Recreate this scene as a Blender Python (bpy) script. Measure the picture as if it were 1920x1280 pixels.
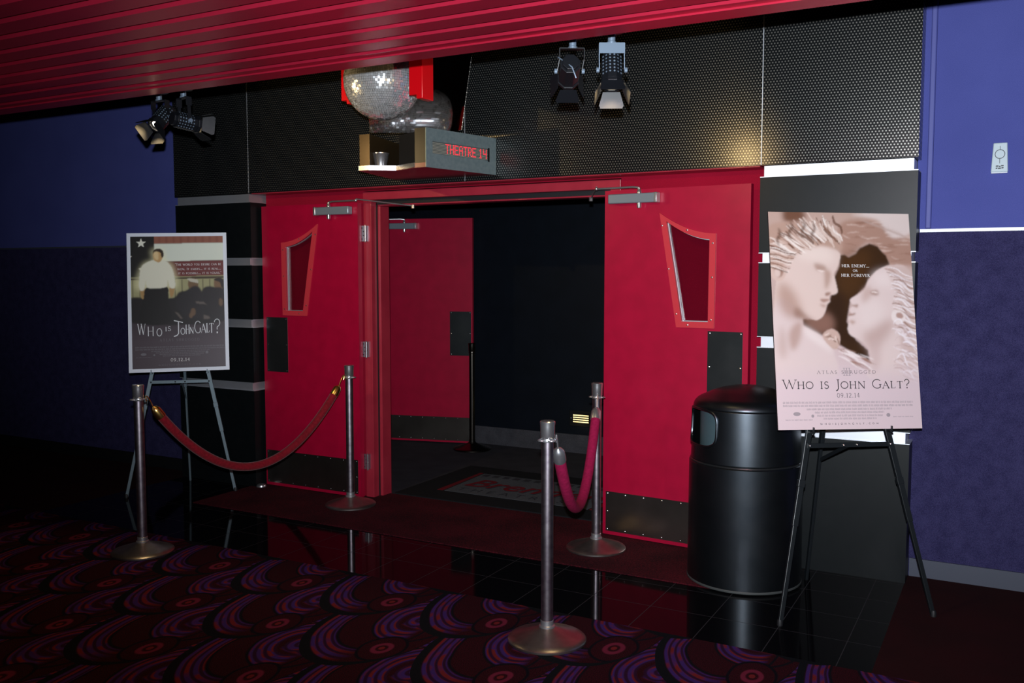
import bpy, math, random
import numpy as np
from mathutils import Vector, Matrix, Quaternion
random.seed(7)
for o in list(bpy.data.objects): bpy.data.objects.remove(o)
SC = bpy.context.scene
COL = SC.collection
PI = math.pi
def R(a): return math.radians(a)

# ---------------------------------------------------------------- camera, world, lights, exposure
CAM = Vector((0, 0, 1.68))
cd = bpy.data.cameras.new('camera'); cam = bpy.data.objects.new('camera', cd); COL.objects.link(cam)
cam.location = CAM; cam.rotation_euler = (R(90 - 4.27), 0, R(28.6))
cd.sensor_width = 36; cd.lens = 36 * 1738.5 / 1920; cd.clip_start = .02; cd.clip_end = 60
SC.camera = cam
W = bpy.data.worlds.new('lobby_dark'); SC.world = W; W.use_nodes = True
bg = W.node_tree.nodes['Background']; bg.inputs[0].default_value = (.35, .45, .8, 1); bg.inputs[1].default_value = .004
SC.view_settings.view_transform = 'Standard'; SC.view_settings.look = 'None'
SC.view_settings.exposure = 0.0; SC.view_settings.gamma = 1.0; SC.view_settings.use_curve_mapping = False
def spot(name, loc, direction, energy, color, size, blend, radius):
    l = bpy.data.lights.new(name, 'SPOT'); l.energy = energy; l.color = color
    l.spot_size = R(size); l.spot_blend = blend; l.shadow_soft_size = radius
    o = bpy.data.objects.new(name, l); COL.objects.link(o); o.location = loc
    o.rotation_euler = Vector(direction).to_track_quat('-Z', 'Y').to_euler()
    return o
def point(name, loc, energy, color, radius):
    l = bpy.data.lights.new(name, 'POINT'); l.energy = energy; l.color = color; l.shadow_soft_size = radius
    o = bpy.data.objects.new(name, l); COL.objects.link(o); o.location = loc; return o
# the photographer's flash on the camera's hot shoe
fl = spot('camera_flash', (0, -.02, 1.81), (-math.sin(R(16)), math.cos(R(16)), .055), 1330, (.88, .94, 1.0), 78, 1.0, .02)
fl.scale = (1.5, 1, 1)      # a flash head throws a wide, low rectangle of light
# added unseen point lamps behind the camera to give the mirror ball sparkle
SPARKLE = [(x, y, 2.5, ((1, .68, .32), (.75, .85, 1), (.6, .4, 1), (1, .85, .6))[(i * 3 + j) % 4]) for i, x in enumerate((-10, -7.4, -4.8, -2.2, .4, 3)) for j, y in enumerate((-4.2, -2.2, -.2))]
for x, y, z, c in SPARKLE: point('added_sparkle_lamp', (x, y, z), .30, c, .022)

# view helpers for directions only
_y, _p = R(28.6), R(-4.27)
FW = Vector((-math.sin(_y) * math.cos(_p), math.cos(_y) * math.cos(_p), math.sin(_p)))
RT = Vector((math.cos(_y), math.sin(_y), 0)); UP = RT.cross(FW)

# ---------------------------------------------------------------- materials
def mat(name, base, rough=.5, metal=0., spec=.5, coat=0., emit=None, estr=0., sheen=0.):
    m = bpy.data.materials.new(name); m.use_nodes = True
    b = m.node_tree.nodes['Principled BSDF']
    b.inputs['Base Color'].default_value = (*base, 1); b.inputs['Roughness'].default_value = rough
    b.inputs['Metallic'].default_value = metal; b.inputs['Specular IOR Level'].default_value = spec
    b.inputs['Coat Weight'].default_value = coat; b.inputs['Sheen Weight'].default_value = sheen
    if emit: b.inputs['Emission Color'].default_value = (*emit, 1); b.inputs['Emission Strength'].default_value = estr
    return m
class NT:
    """small node-building helper"""
    def __init__(s, m): s.t = m.node_tree; s.b = s.t.nodes['Principled BSDF']
    def n(s, kind, **kw):
        x = s.t.nodes.new(kind)
        for k, v in kw.items(): setattr(x, k, v)
        return x
    def put(s, sock, v):
        if isinstance(v, bpy.types.NodeSocket): s.t.links.new(v, sock)
        else: sock.default_value = v
    def m(s, op, a, b=0., c=0.):
        x = s.n('ShaderNodeMath', operation=op); s.put(x.inputs[0], a); s.put(x.inputs[1], b); s.put(x.inputs[2], c); return x.outputs[0]
    def obj(s): return s.n('ShaderNodeTexCoord').outputs['Object']
    def sep(s, v):
        x = s.n('ShaderNodeSeparateXYZ'); s.put(x.inputs[0], v); return x.outputs
    def comb(s, x_, y_, z_=0.):
        x = s.n('ShaderNodeCombineXYZ'); s.put(x.inputs[0], x_); s.put(x.inputs[1], y_); s.put(x.inputs[2], z_); return x.outputs[0]
    def noise(s, vec, scale, detail=2., rough=.5, out='Fac'):
        x = s.n('ShaderNodeTexNoise'); s.put(x.inputs['Vector'], vec); x.inputs['Scale'].default_value = scale
        x.inputs['Detail'].default_value = detail; x.inputs['Roughness'].default_value = rough; return x.outputs[out]
    def mix(s, f, a, b):
        x = s.n('ShaderNodeMix', data_type='RGBA'); s.put(x.inputs[0], f)
        s.put(x.inputs[6], a if isinstance(a, bpy.types.NodeSocket) else (*a, 1)); s.put(x.inputs[7], b if isinstance(b, bpy.types.NodeSocket) else (*b, 1)); return x.outputs[2]
    def mr(s, v, a, b, c=0., d=1., smooth=False):
        x = s.n('ShaderNodeMapRange'); s.put(x.inputs[0], v)
        if smooth: x.interpolation_type = 'SMOOTHSTEP'
        for i, q in enumerate((a, b, c, d)): s.put(x.inputs[i + 1], q)
        return x.outputs[0]
    def bump(s, h, strength=.3, dist=.002):
        x = s.n('ShaderNodeBump'); x.inputs['Strength'].default_value = strength; x.inputs['Distance'].default_value = dist
        s.put(x.inputs['Height'], h); s.t.links.new(x.outputs[0], s.b.inputs['Normal'])
    def base(s, c): s.t.links.new(c, s.b.inputs['Base Color'])
    def rough(s, c): s.put(s.b.inputs['Roughness'], c)
def mottled(name, a, b, scale, rough=.5, spec=.5, bump=0., metal=0., detail=3.):
    m = mat(name, a, rough, metal, spec); t = NT(m); o = t.obj(); f = t.noise(o, scale, detail)
    t.base(t.mix(t.mr(f, .35, .65), a, b))
    if bump: t.bump(f, bump)
    return m
def fabric(name, a, b, scale=500, big=3., rough=.95, bump=.35):
    m = mat(name, a, rough, 0, .15); t = NT(m); o = t.obj()
    f = t.noise(o, scale, 2); g = t.noise(o, big, 3)
    t.base(t.mix(t.mr(t.m('ADD', t.m('MULTIPLY', f, .7), t.m('MULTIPLY', g, .3)), .38, .62), a, b)); t.bump(f, bump, .003)
    return m
M = {}
M['door'] = mottled('door_red_paint', (.32, .0012, .026), (.365, .0016, .030), 9, .38, .45, .03)
M['door_edge'] = mat('door_edge_red', (.30, .004, .02), .5)
M['frame'] = mottled('frame_red_enamel', (.36, .024, .044), (.31, .018, .036), 6, .3, .5)
M['window_frame'] = mat('window_frame_red', (.52, .035, .05), .35)
M['redwall'] = fabric('red_wallcovering', (.30, .003, .022), (.22, .002, .016), 260)
M['ceil'] = mottled('ceiling_red_metal', (.48, .017, .050), (.43, .015, .044), 3, .36, .35, 0, .5)
M['black'] = mat('matte_black', (.004, .004, .005), .8, 0, .2)
M['gasket'] = mat('black_rubber', (.006, .006, .008), .6)
M['laminate'] = mottled('black_laminate', (.0035, .005, .006), (.0045, .006, .007), 20, .42, .25, .02)
M['alu'] = mottled('silver_reveal_metal', (.62, .64, .70), (.70, .72, .78), 3, .48, .5, 0, .85)
M['blue_up'] = fabric('blue_wallcovering', (.058, .068, .26), (.085, .098, .34), 420, 2)
M['blue_low'] = fabric('navy_carpet_wainscot', (.016, .014, .052), (.04, .036, .105), 330, 14)
M['rail'] = mat('pale_cap_rail', (.75, .78, .85), .4)
M['bead'] = mat('blue_corner_bead', (.07, .08, .30), .6)
M['basebd'] = mat('slate_rubber_baseboard', (.055, .062, .088), .45)
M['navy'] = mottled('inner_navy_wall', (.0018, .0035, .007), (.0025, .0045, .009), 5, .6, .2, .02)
M['steel'] = mottled('satin_steel', (.62, .63, .65), (.50, .51, .54), 12, .34, .5, 0, .88)
M['chrome'] = mat('polished_chrome', (.68, .68, .71), .27, .93)
M['pole'] = mottled('worn_bronze_steel', (.32, .27, .32), (.47, .42, .46), 30, .36, .5, 0, 1., 4)
M['basesteel'] = mottled('scuffed_base_steel', (.40, .37, .35), (.30, .27, .26), 14, .32, .5, 0, .95)
M['darkpole'] = mat('dark_bronze', (.10, .09, .08), .25, 1.)
M['brass'] = mat('brass', (.80, .52, .16), .28, 1.)
M['velvet'] = mottled('red_velvet', (.22, .003, .012), (.15, .002, .008), 60, .85, .2, .2)
M['velvet'].node_tree.nodes['Principled BSDF'].inputs['Sheen Weight'].default_value = .15
M['velvet_pink'] = mottled('magenta_velvet', (.30, .006, .058), (.23, .004, .042), 60, .85, .2, .2)
M['closer'] = mat('grey_closer_paint', (.28, .33, .38), .32, .5)
M['hinge'] = mat('zinc_hinge', (.34, .40, .45), .3, .9)
M['plate'] = mottled('stainless_plate', (.22, .19, .175), (.29, .26, .235), 3.5, .28, .5, 0, .97)
M['push'] = mottled('dull_push_plate', (.085, .095, .10), (.11, .12, .125), 5, .3, .5, 0, .9)
M['screw'] = mat('bright_screw', (.85, .85, .85), .25, 1.)
M['can'] = mottled('black_metal_bin', (.058, .068, .080), (.070, .080, .092), 8, .34, .5, .03, .97)
M['can_in'] = mat('bin_inside', (.05, .085, .10), .5)
M['easel_grey'] = mat('grey_easel_metal', (.14, .19, .22), .4, .3)
M['easel_black'] = mat('black_easel_metal', (.008, .010, .012), .35)
M['white'] = mat('white_poster_border', (.80, .85, .95), .45)
M['board'] = mat('dark_foam_board_edge', (.03, .02, .02), .7)
M['spot'] = mat('black_spotlight_metal', (.008, .009, .012), .38, .2)
M['spotgrey'] = mat('grey_spotlight_bracket', (.20, .26, .34), .35, .4)
M['lens'] = mat('lit_lens', (1, .9, .7), .3, emit=(1, .85, .62), estr=14)
M['dimlens'] = mat('unlit_lens', (.05, .05, .06), .1)
M['mirror'] = mat('mirror_tile', (.95, .97, 1.0), .17, .76)
M['mirrorpanel'] = mat('mirror_panel', (.80, .80, .82), .045, 1.)
M['redacrylic'] = mat('red_acrylic', (.55, .002, .006), .3)
M['signface'] = mottled('brushed_sign_metal', (.22, .30, .33), (.27, .35, .38), 40, .35, .5, 0, .6)
M['signdark'] = mat('dark_sign_end', (.010, .008, .006), .4, .2)
M['redunder'] = mat('dark_red_underside', (.12, .003, .012), .3)
M['led'] = mat('red_led', (.6, .02, .03), .5, emit=(1, .03, .06), estr=1.0)
M['ledbg'] = mat('led_window', (.07, .08, .08), .35)
M['louver'] = mat('grey_louver', (.35, .34, .28), .4)
M['steplight'] = mat('step_light_glow', (1, .8, .4), .5, emit=(1, .72, .28), estr=1.8)
M['device'] = mat('pale_plastic', (.42, .50, .55), .5)
M['ink'] = mat('dark_print', (.03, .03, .04), .6)
M['inkpost'] = mat('poster_black_ink', (.012, .010, .014), .5)
M['inkgrey'] = mat('poster_grey_ink', (.30, .25, .27), .5)
M['inkwhite'] = mat('poster_white_ink', (.75, .72, .72), .5)
M['inklight'] = mat('poster_dim_white_ink', (.16, .15, .17), .5)
M['chalk'] = mat('handwritten_white', (.80, .82, .85), .5)
M['wood'] = mat('chipped_wood', (.45, .30, .15), .8)
M['greycarpet'] = fabric('grey_corridor_carpet', (.045, .045, .055), (.022, .022, .028), 240, 6)
M['basecarpet'] = fabric('ribbed_grey_base', (.060, .060, .070), (.03, .03, .036), 300, 10)
M['redcarpet'] = fabric('dark_red_carpet', (.022, .001, .002), (.011, .0006, .001), 300, 4)
M['mat'] = fabric('speckled_red_entrance_mat', (.078, .005, .011), (.012, .001, .003), 130, 3)
M['logomat'] = fabric('black_rubber_backed_mat', (.010, .011, .013), (.006, .007, .009), 260, 5)
M['logogrey'] = fabric('grey_logo_pile', (.095, .105, .12), (.055, .062, .075), 120, 5)
M['logored'] = fabric('red_logo_pile', (.17, .009, .016), (.10, .005, .010), 120, 5)
M['logoblue'] = mat('dark_logo_pile', (.01, .01, .018), .9)
M['logowhite'] = fabric('pale_logo_pile', (.26, .20, .21), (.2, .16, .17), 200, 5)
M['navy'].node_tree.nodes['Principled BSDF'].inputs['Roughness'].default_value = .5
# ribbed look for corridor base
# ---- glass
def glassmat():
    m = bpy.data.materials.new('door_glass'); m.use_nodes = True; t = m.node_tree
    b = t.nodes['Principled BSDF']; t.nodes.remove(b)
    tr = t.nodes.new('ShaderNodeBsdfTransparent'); tr.inputs[0].default_value = (.85, .85, .87, 1)
    gl = t.nodes.new('ShaderNodeBsdfGlossy'); gl.inputs[1].default_value = .02; mx = t.nodes.new('ShaderNodeMixShader'); mx.inputs[0].default_value = .06; t.links.new(tr.outputs[0], mx.inputs[1]); t.links.new(gl.outputs[0], mx.inputs[2])
    t.links.new(mx.outputs[0], t.nodes['Material Output'].inputs[0]); return m
M['glass'] = glassmat()
# ---- perforated metal: staggered round dimples
def perfmat():
    m = mat('perforated_black_metal', (.008, .009, .011), .16, 0, .5); t = NT(m)
    s = t.sep(t.obj()); p = .0172
    def dist(off):
        u = t.m('ADD', t.m('DIVIDE', s[0], p), off); v = t.m('ADD', t.m('DIVIDE', s[2], p * 1.732), off)
        fu = t.m('SUBTRACT', t.m('FRACT', u), .5); fv = t.m('MULTIPLY', t.m('SUBTRACT', t.m('FRACT', v), .5), 1.732)
        return t.m('SQRT', t.m('ADD', t.m('MULTIPLY', fu, fu), t.m('MULTIPLY', fv, fv)))
    d = t.m('MINIMUM', dist(0.), dist(.5)); k = t.mr(d, .19, .27, 1., 0.)
    t.base(t.mix(k, (.003, .004, .005), (.34, .32, .29)))
    t.put(t.b.inputs['Metallic'], t.m('MULTIPLY', k, .975)); t.rough(t.mr(k, 0., 1., .24, .31))
    return m
M['perf'] = perfmat()
# ---- black polished floor tile with fine joints
def tilemat():
    m = mat('black_polished_tile', (.004, .004, .005), .07, 0, .06); t = NT(m); s = t.sep(t.obj())
    def line(c, off):
        f = t.m('FRACT', t.m('DIVIDE', t.m('SUBTRACT', c, off), .3155)); e = t.m('ABSOLUTE', t.m('SUBTRACT', f, .5))
        return t.m('GREATER_THAN', e, .4945)
    k = t.m('MAXIMUM', line(s[0], -2.205), line(s[1], 4.349))
    t.base(t.mix(k, (.003, .003, .004), (.035, .035, .04))); t.rough(t.mr(k, 0, 1, .06, .6)); return m
M['tile'] = tilemat()
# ---- patterned lobby carpet: overlapping swirled scales
def carpetmat():
    m = mat('swirl_pattern_carpet', (.02, .0, .0), .95, 0, .1); t = NT(m); o = t.obj()
    wn = t.noise(o, 2.2, 2, out='Color')
    w = t.n('ShaderNodeVectorMath', operation='MULTIPLY_ADD'); t.put(w.inputs[0], wn); w.inputs[1].default_value = (.05, .05, 0); t.put(w.inputs[2], o)
    s = t.sep(w.outputs[0]); a, b = .61, .50
    X0, Y0 = -2.905 + .025, 4.00 + .025
    vy = t.m('DIVIDE', t.m('SUBTRACT', s[1], Y0), b)         # row coordinate
    row = t.m('CEIL', vy)
    def local(r):                                                # local u,v in the scale of row r
        sh = t.m('MULTIPLY', t.m('FRACT', t.m('MULTIPLY', r, .5)), 1.)
        uu = t.m('ADD', t.m('DIVIDE', t.m('SUBTRACT', s[0], X0), a), sh)
        u = t.m('MULTIPLY', t.m('SUBTRACT', uu, t.m('ROUND', uu)), 2.)
        v = t.m('SUBTRACT', vy, r)
        return u, v
    u1, v1 = local(row)
    d1 = t.m('SQRT', t.m('ADD', t.m('MULTIPLY', u1, u1), t.m('MULTIPLY', v1, v1)))
    u2, v2 = local(t.m('SUBTRACT', row, 1.))
    ins = t.m('LESS_THAN', d1, 1.)
    def sel(x, y): return t.m('ADD', t.m('MULTIPLY', ins, x), t.m('MULTIPLY', t.m('SUBTRACT', 1., ins), y))
    u, v = sel(u1, u2), sel(v1, v2)
    def dd(cx, cy, sx=1., sy=1.):
        p = t.m('MULTIPLY', t.m('SUBTRACT', u, cx), 1 / sx); q = t.m('MULTIPLY', t.m('SUBTRACT', v, cy), 1 / sy)
        return t.m('SQRT', t.m('ADD', t.m('MULTIPLY', p, p), t.m('MULTIPLY', q, q)))
    def band(x, lo, hi, e=.012): return t.m('MULTIPLY', t.mr(x, lo - e, lo + e), t.mr(x, hi + e, hi - e))
    big = t.noise(t.comb(t.m('MULTIPLY', u, 1.), v, row), 2.6, 1.)
    pur, org = (.040, .015, .115), (.135, .012, .014)
    fine = t.noise(o, 260, 2)
    ground = t.mix(t.mr(fine, .42, .60), (.006, .001, .002), (.042, .003, .008))
    def stripes(d, freq, ph=0.):
        k = t.mr(t.m('SINE', t.m('ADD', t.m('MULTIPLY', d, freq), ph)), -.75, .1)
        c = t.mix(t.mr(big, .46, .54), pur, org); c = t.mix(t.mr(t.m('SINE', t.m('MULTIPLY', d, freq * .5)), -.2, .2), c, t.mix(t.mr(big, .40, .48), org, pur))
        return t.mix(k, (.022, .004, .022), c)
    A = dd(.05, .05)                        # outer crescent
    B = dd(.36, .26, .98, .86)              # inner swirl
    C = dd(.50, -.46, .95, .85)              # small eye
    col = ground
    left = t.mr(t.m('SUBTRACT', u, t.m('MULTIPLY', v, .6)), .75, .35)
    col = t.mix(t.m('MULTIPLY', band(A, .66, .945), left), col, stripes(A, 70))
    col = t.mix(band(A, .62, .655), col, (.003, .003, .006))
    streak = t.m('MULTIPLY', t.mr(u, .18, .30), t.m('MULTIPLY', t.mr(v, .05, .10), t.mr(v, .62, .56)))
    bendv = t.m('ADD', v, t.m('MULTIPLY', t.m('MULTIPLY', u, u), .22))
    col = t.mix(streak, col, stripes(bendv, 60, .6))
    col = t.mix(band(B, .62, .66), col, (.003, .003, .006))
    col = t.mix(t.m('MULTIPLY', band(B, .30, .62), t.mr(u, .62, .50)), col, stripes(B, 52, 1.))
    col = t.mix(t.mr(B, .22, .20), col, stripes(B, 46, 2.))
    col = t.mix(t.mr(C, .37, .35), col, (.003, .002, .005))
    col = t.mix(t.mr(C, .325, .31), col, ground)
    col = t.mix(band(C, .09, .16), col, (.13, .012, .032))
    col = t.mix(t.mr(C, .05, .04), col, org)
    col = t.mix(t.mr(A, .945, .96), col, (.003, .004, .006))
    t.base(col); t.bump(fine, .4, .004); return m
M['carpet'] = carpetmat()

# ---------------------------------------------------------------- mesh builder
class MB:
    def __init__(s): s.v = []; s.f = []; s.mi = []; s.X = Matrix.Identity(4); s.k = 0
    def add(s, vs, fs):
        o = len(s.v); s.v += [tuple(s.X @ Vector(p)) for p in vs]
        s.f += [tuple(i + o for i in f) for f in fs]; s.mi += [s.k] * len(fs); return s
    def box(s, x0, x1, y0, y1, z0, z1):
        v = [(x, y, z) for x in (x0, x1) for y in (y0, y1) for z in (z0, z1)]
        return s.add(v, [(0, 1, 3, 2), (4, 6, 7, 5), (0, 4, 5, 1), (2, 3, 7, 6), (0, 2, 6, 4), (1, 5, 7, 3)])
    def prism(s, poly, a, b, ax='y'):
        """poly of (p,q) pairs extruded from a to b along ax (y: p=x q=z; z: p=x q=y; x: p=y q=z)"""
        n = len(poly)
        def c(p, q, t): return {'y': (p, t, q), 'z': (p, q, t), 'x': (t, p, q)}[ax]
        v = [c(p, q, a) for p, q in poly] + [c(p, q, b) for p, q in poly]
        f = [tuple(range(n)), tuple(range(2 * n - 1, n - 1, -1))] + [(i, (i + 1) % n, n + (i + 1) % n, n + i) for i in range(n)]
        return s.add(v, f)
    def ring(s, outer, inner, a, b, ax='y'):
        """hollow prism: outer and inner loops with the same number of points"""
        n = len(outer)
        def c(p, q, t): return {'y': (p, t, q), 'z': (p, q, t), 'x': (t, p, q)}[ax]
        v = [c(*p, a) for p in outer] + [c(*p, a) for p in inner] + [c(*p, b) for p in outer] + [c(*p, b) for p in inner]
        f = []
        for i in range(n):
            j = (i + 1) % n
            f += [(i, j, n + j, n + i), (2 * n + i, 3 * n + i, 3 * n + j, 2 * n + j), (i, 2 * n + i, 2 * n + j, j), (n + i, n + j, 3 * n + j, 3 * n + i)]
        return s.add(v, f)
    def lathe(s, prof, seg=40, c=(0, 0, 0), a0=0., a1=2 * PI):
        full = abs(a1 - a0 - 2 * PI) < 1e-6; m = seg if full else seg + 1
        v = []
        for r, z in prof:
            for i in range(m):
                a = a0 + (a1 - a0) * i / seg; v.append((c[0] + r * math.cos(a), c[1] + r * math.sin(a), c[2] + z))
        f = []
        for j in range(len(prof) - 1):
            for i in range(seg):
                k = (i + 1) % m; f.append((j * m + i, j * m + k, (j + 1) * m + k, (j + 1) * m + i))
        return s.add(v, f)
    def tube(s, pts, r, seg=12, cap=True):
        pts = [Vector(p) for p in pts]; n = len(pts); rr = r if isinstance(r, (list, tuple)) else [r] * n
        T = [(pts[min(i + 1, n - 1)] - pts[max(i - 1, 0)]).normalized() for i in range(n)]
        nrm = T[0].orthogonal().normalized(); v = []
        for i in range(n):
            if i: nrm = (T[i - 1].rotation_difference(T[i]) @ nrm).normalized()
            bi = T[i].cross(nrm)
            for k in range(seg):
                a = 2 * PI * k / seg; v.append(pts[i] + (nrm * math.cos(a) + bi * math.sin(a)) * rr[i])
        f = [(i * seg + k, i * seg + (k + 1) % seg, (i + 1) * seg + (k + 1) % seg, (i + 1) * seg + k) for i in range(n - 1) for k in range(seg)]
        if cap: f += [tuple(range(seg - 1, -1, -1)), tuple((n - 1) * seg + k for k in range(seg))]
        return s.add(v, f)
    def bar(s, a, b, w, h, up=(0, 0, 1)):
        """rectangular bar from a to b"""
        a, b = Vector(a), Vector(b); d = (b - a).normalized(); x = d.cross(Vector(up)).normalized(); y = x.cross(d)
        v = [p + x * (w / 2 * i) + y * (h / 2 * j) for p in (a, b) for i, j in ((-1, -1), (1, -1), (1, 1), (-1, 1))]
        return s.add(v, [(3, 2, 1, 0), (4, 5, 6, 7)] + [(i, (i + 1) % 4, 4 + (i + 1) % 4, 4 + i) for i in range(4)])
    def ball(s, c, r, n=10, m=16, z0=-1, z1=1):
        prof = [(r * math.cos(a), r * math.sin(a)) for a in [PI / 2 * (z0 + (z1 - z0) * i / n) for i in range(n + 1)]]
        prof = [(max(p, 1e-4), z) for p, z in prof]; return s.lathe(prof, m, c)
    def build(s, name, m, parent=None, smooth=True, bevel=0.):
        me = bpy.data.meshes.new(name); me.from_pydata(s.v, [], s.f)
        ms = m if isinstance(m, (list, tuple)) else [m]
        for q in ms: me.materials.append(q)
        for p, k in zip(me.polygons, s.mi): p.material_index = k
        import bmesh
        bm = bmesh.new(); bm.from_mesh(me); bmesh.ops.recalc_face_normals(bm, faces=bm.faces); bm.to_mesh(me); bm.free()
        if smooth:
            me.polygons.foreach_set('use_smooth', [True] * len(me.polygons)); me.set_sharp_from_angle(angle=R(35))
        o = bpy.data.objects.new(name, me); COL.objects.link(o)
        if parent: o.parent = parent
        if bevel:
            b = o.modifiers.new('bevel', 'BEVEL'); b.width = bevel; b.segments = 2; b.limit_method = 'ANGLE'; b.angle_limit = R(40)
        return o
def tag(o, label, cat, group=None, kind=None):
    if label: o['label'] = label
    if cat: o['category'] = cat
    if group: o['group'] = group
    if kind: o['kind'] = kind
    return o
def thing(name, label, cat, loc=(0, 0, 0), rz=0., group=None, kind=None):
    o = bpy.data.objects.new(name, None); COL.objects.link(o); o.location = loc; o.rotation_euler = (0, 0, rz); o.empty_display_size = .1
    return tag(o, label, cat, group, kind)
def struct(name, mb, m, label, cat, **kw): return tag(mb.build(name, m, **kw), label, cat, kind='structure')

# ---------------------------------------------------------------- floor
XL, XR = -13., 4.
struct('floor_lobby_carpet', MB().box(XL, XR, -5, 4.045, -.05, 0), M['carpet'], 'lobby carpet patterned with overlapping red and purple swirls', 'carpet', smooth=False)
struct('floor_black_tile', MB().box(-5.985, -.485, 4.045, 5.56, -.05, 0), M['tile'], 'polished black tile floor in front of the theatre doors', 'floor', smooth=False)
struct('floor_carpet_left', MB().box(XL, -5.985, 4.045, 5.56, -.05, 0), M['redcarpet'], 'plain dark red carpet left of the black tile', 'carpet', smooth=False)
struct('floor_carpet_right', MB().box(-.485, XR, 4.045, 5.56, -.05, 0), M['redcarpet'], 'plain dark red carpet right of the black tile', 'carpet', smooth=False)
struct('floor_corridor', MB().box(-6.6, -1., 5.56, 7.9, -.05, 0), M['greycarpet'], 'dark grey carpet floor of the corridor behind the doorway', 'carpet', smooth=False)
tag(MB().box(-5.24, -1.26, 4.74, 5.655, 0, .006).build('entrance_mat', M['mat'], smooth=False), 'long speckled dark red entrance mat across the front of the doorway', 'mat')
# logo mat in the doorway
lm = thing('logo_mat', 'black doormat with a grey film-strip theatre logo inside the doorway', 'mat', (-4.12, 5.68, 0))
MB().box(0, 1.80, 0, 1.13, 0, .007).build('mat_base', M['logomat'], lm, smooth=False)
lg = MB().prism([(.30, .24), (1.50, .24), (1.55, .90), (.27, .90)], .007, .0085, 'z')
lg.build('logo_field', M['logogrey'], lm, smooth=False)
MB().prism([(.235, .24), (.285, .24), (.255, .91), (.225, .91)], .007, .0088, 'z').build('logo_border', M['logored'], lm, smooth=False)
b = MB().prism([(1.515, .24), (1.56, .24), (1.60, .91), (1.565, .91)], .007, .0088, 'z'); b.build('logo_border', M['logored'], lm, smooth=False)
b = MB()
for i in range(13):
    x = .30 + i * .095; b.prism([(x, .80), (x + .055, .80), (x + .053, .87), (x - .002, .87)], .0085, .0095, 'z')
b.build('film_sprockets', M['logoblue'], lm, smooth=False)
def textmesh(name, s, size, m, parent, loc, rot=(0, 0, 0), shear=0., align='LEFT', extrude=0., spacing=1., offset=0.):
    c = bpy.data.curves.new(name, 'FONT'); c.body = s; c.size = size; c.shear = shear; c.align_x = align; c.extrude = extrude
    c.space_character = spacing; c.offset = offset; c.resolution_u = 4
    t = bpy.data.objects.new(name, c); COL.objects.link(t)
    dg = bpy.context.evaluated_depsgraph_get(); dg.update(); me = bpy.data.meshes.new_from_object(t.evaluated_get(dg))
    bpy.data.objects.remove(t); bpy.data.curves.remove(c)
    me.materials.clear(); me.materials.append(m)
    o = bpy.data.objects.new(name, me); COL.objects.link(o); o.parent = parent; o.location = loc; o.rotation_euler = rot; return o
textmesh('logo_name_shadow', 'Brenden', .34, M['logoblue'], lm, (.335, .445, .0089), shear=.25, extrude=.0003, offset=.004)
textmesh('logo_name', 'Brenden', .34, M['logored'], lm, (.32, .46, .0096), shear=.25, extrude=.0003, offset=.003)
textmesh('logo_word', 'THEATRES', .125, M['logoblue'], lm, (.36, .30, .0092), spacing=1.75, extrude=.0003)

# ---------------------------------------------------------------- walls
def wallseg(side, x0, x1, label):
    w = MB().box(x0, x1, 5.5, 5.56, 1.90, 3.4)
    struct('wall_' + side, w, M['blue_up'], 'bright blue fabric-covered upper wall ' + label, 'wall', smooth=False)
    struct('wall_wainscot_' + side, MB().box(x0, x1, 5.492, 5.56, .0, 1.90), M['blue_low'], 'dark navy carpeted lower wall ' + label, 'wall', smooth=False)
wallseg('left', XL, -5.97, 'left of the theatre portal'); wallseg('right', -.50, XR, 'right of the theatre portal')
struct('trim_1', MB().box(-.478, XR, 5.478, 5.492, 1.895, 1.912), M['rail'], 'thin pale cap rail on the right wall', 'trim', smooth=False)
struct('trim_2', MB().box(XL, -6.005, 5.484, 5.492, 1.895, 1.91), M['basebd'], 'thin dark cap rail on the left wall', 'trim', smooth=False)
struct('trim_3', MB().box(-.452, -.424, 5.470, 5.5, 1.914, 3.3), M['bead'], 'blue vertical corner bead beside the right pillar', 'trim', bevel=.006)
struct('baseboard_right', MB().box(-.478, XR, 5.480, 5.492, 0, .10), M['basebd'], 'slate grey baseboard along the right wall', 'baseboard', smooth=False)
struct('baseboard_left', MB().box(XL, -6.005, 5.480, 5.492, 0, .10), M['black'], 'black baseboard along the left wall', 'baseboard', smooth=False)
# red recess wall around the doors
w = MB().box(-5.19, -4.24, 5.5, 5.56, 0, 2.30).box(-2.215, -1.27, 5.5, 5.56, 0, 2.30).box(-4.24, -2.215, 5.5, 5.56, 2.27, 2.30)
struct('wall_door_recess', w, M['redwall'], 'dark red fabric wall behind the two open doors', 'wall', smooth=False)
# portal pillars
def pillar(side, x0, x1, lab, wrap):
    zz = [(.0, .758), (.822, 1.250), (1.314, 1.732), (1.790, 2.214)]
    struct('wall_pillar_' + side, MB().box(x0 + .02, x1 - .022, 5.338, 5.56, 0, 2.278), M['alu'], 'silver metal core showing as reveals on the ' + lab, 'pillar', smooth=False)
    for i, (a, b_) in enumerate(zz):
        o = MB().box(x0, x1, 5.33, 5.50, a, b_).build('trim_%s_panel_%d' % (side, i + 1), M['laminate'], smooth=False)
        tag(o, 'black laminate panel on the %s, %s' % (lab, ['lowest', 'second from the floor', 'third from the floor', 'topmost'][i]), 'wall panel', kind='structure')
    e = MB()
    for a, b_ in zz:
        for z in ((b_,) if a == 0 else (a - .003, b_)): e.box(x0 - .001, x1 + .001, 5.329, 5.50, z, z + .004)
    struct('trim_%s_edges' % side, e, M['alu'], 'thin silver edge strips between panels of the ' + lab, 'trim', smooth=False)
pillar('left', -6.005, -5.19, 'left portal pillar', True); pillar('right', -1.305, -.482, 'right portal pillar', False)
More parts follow.
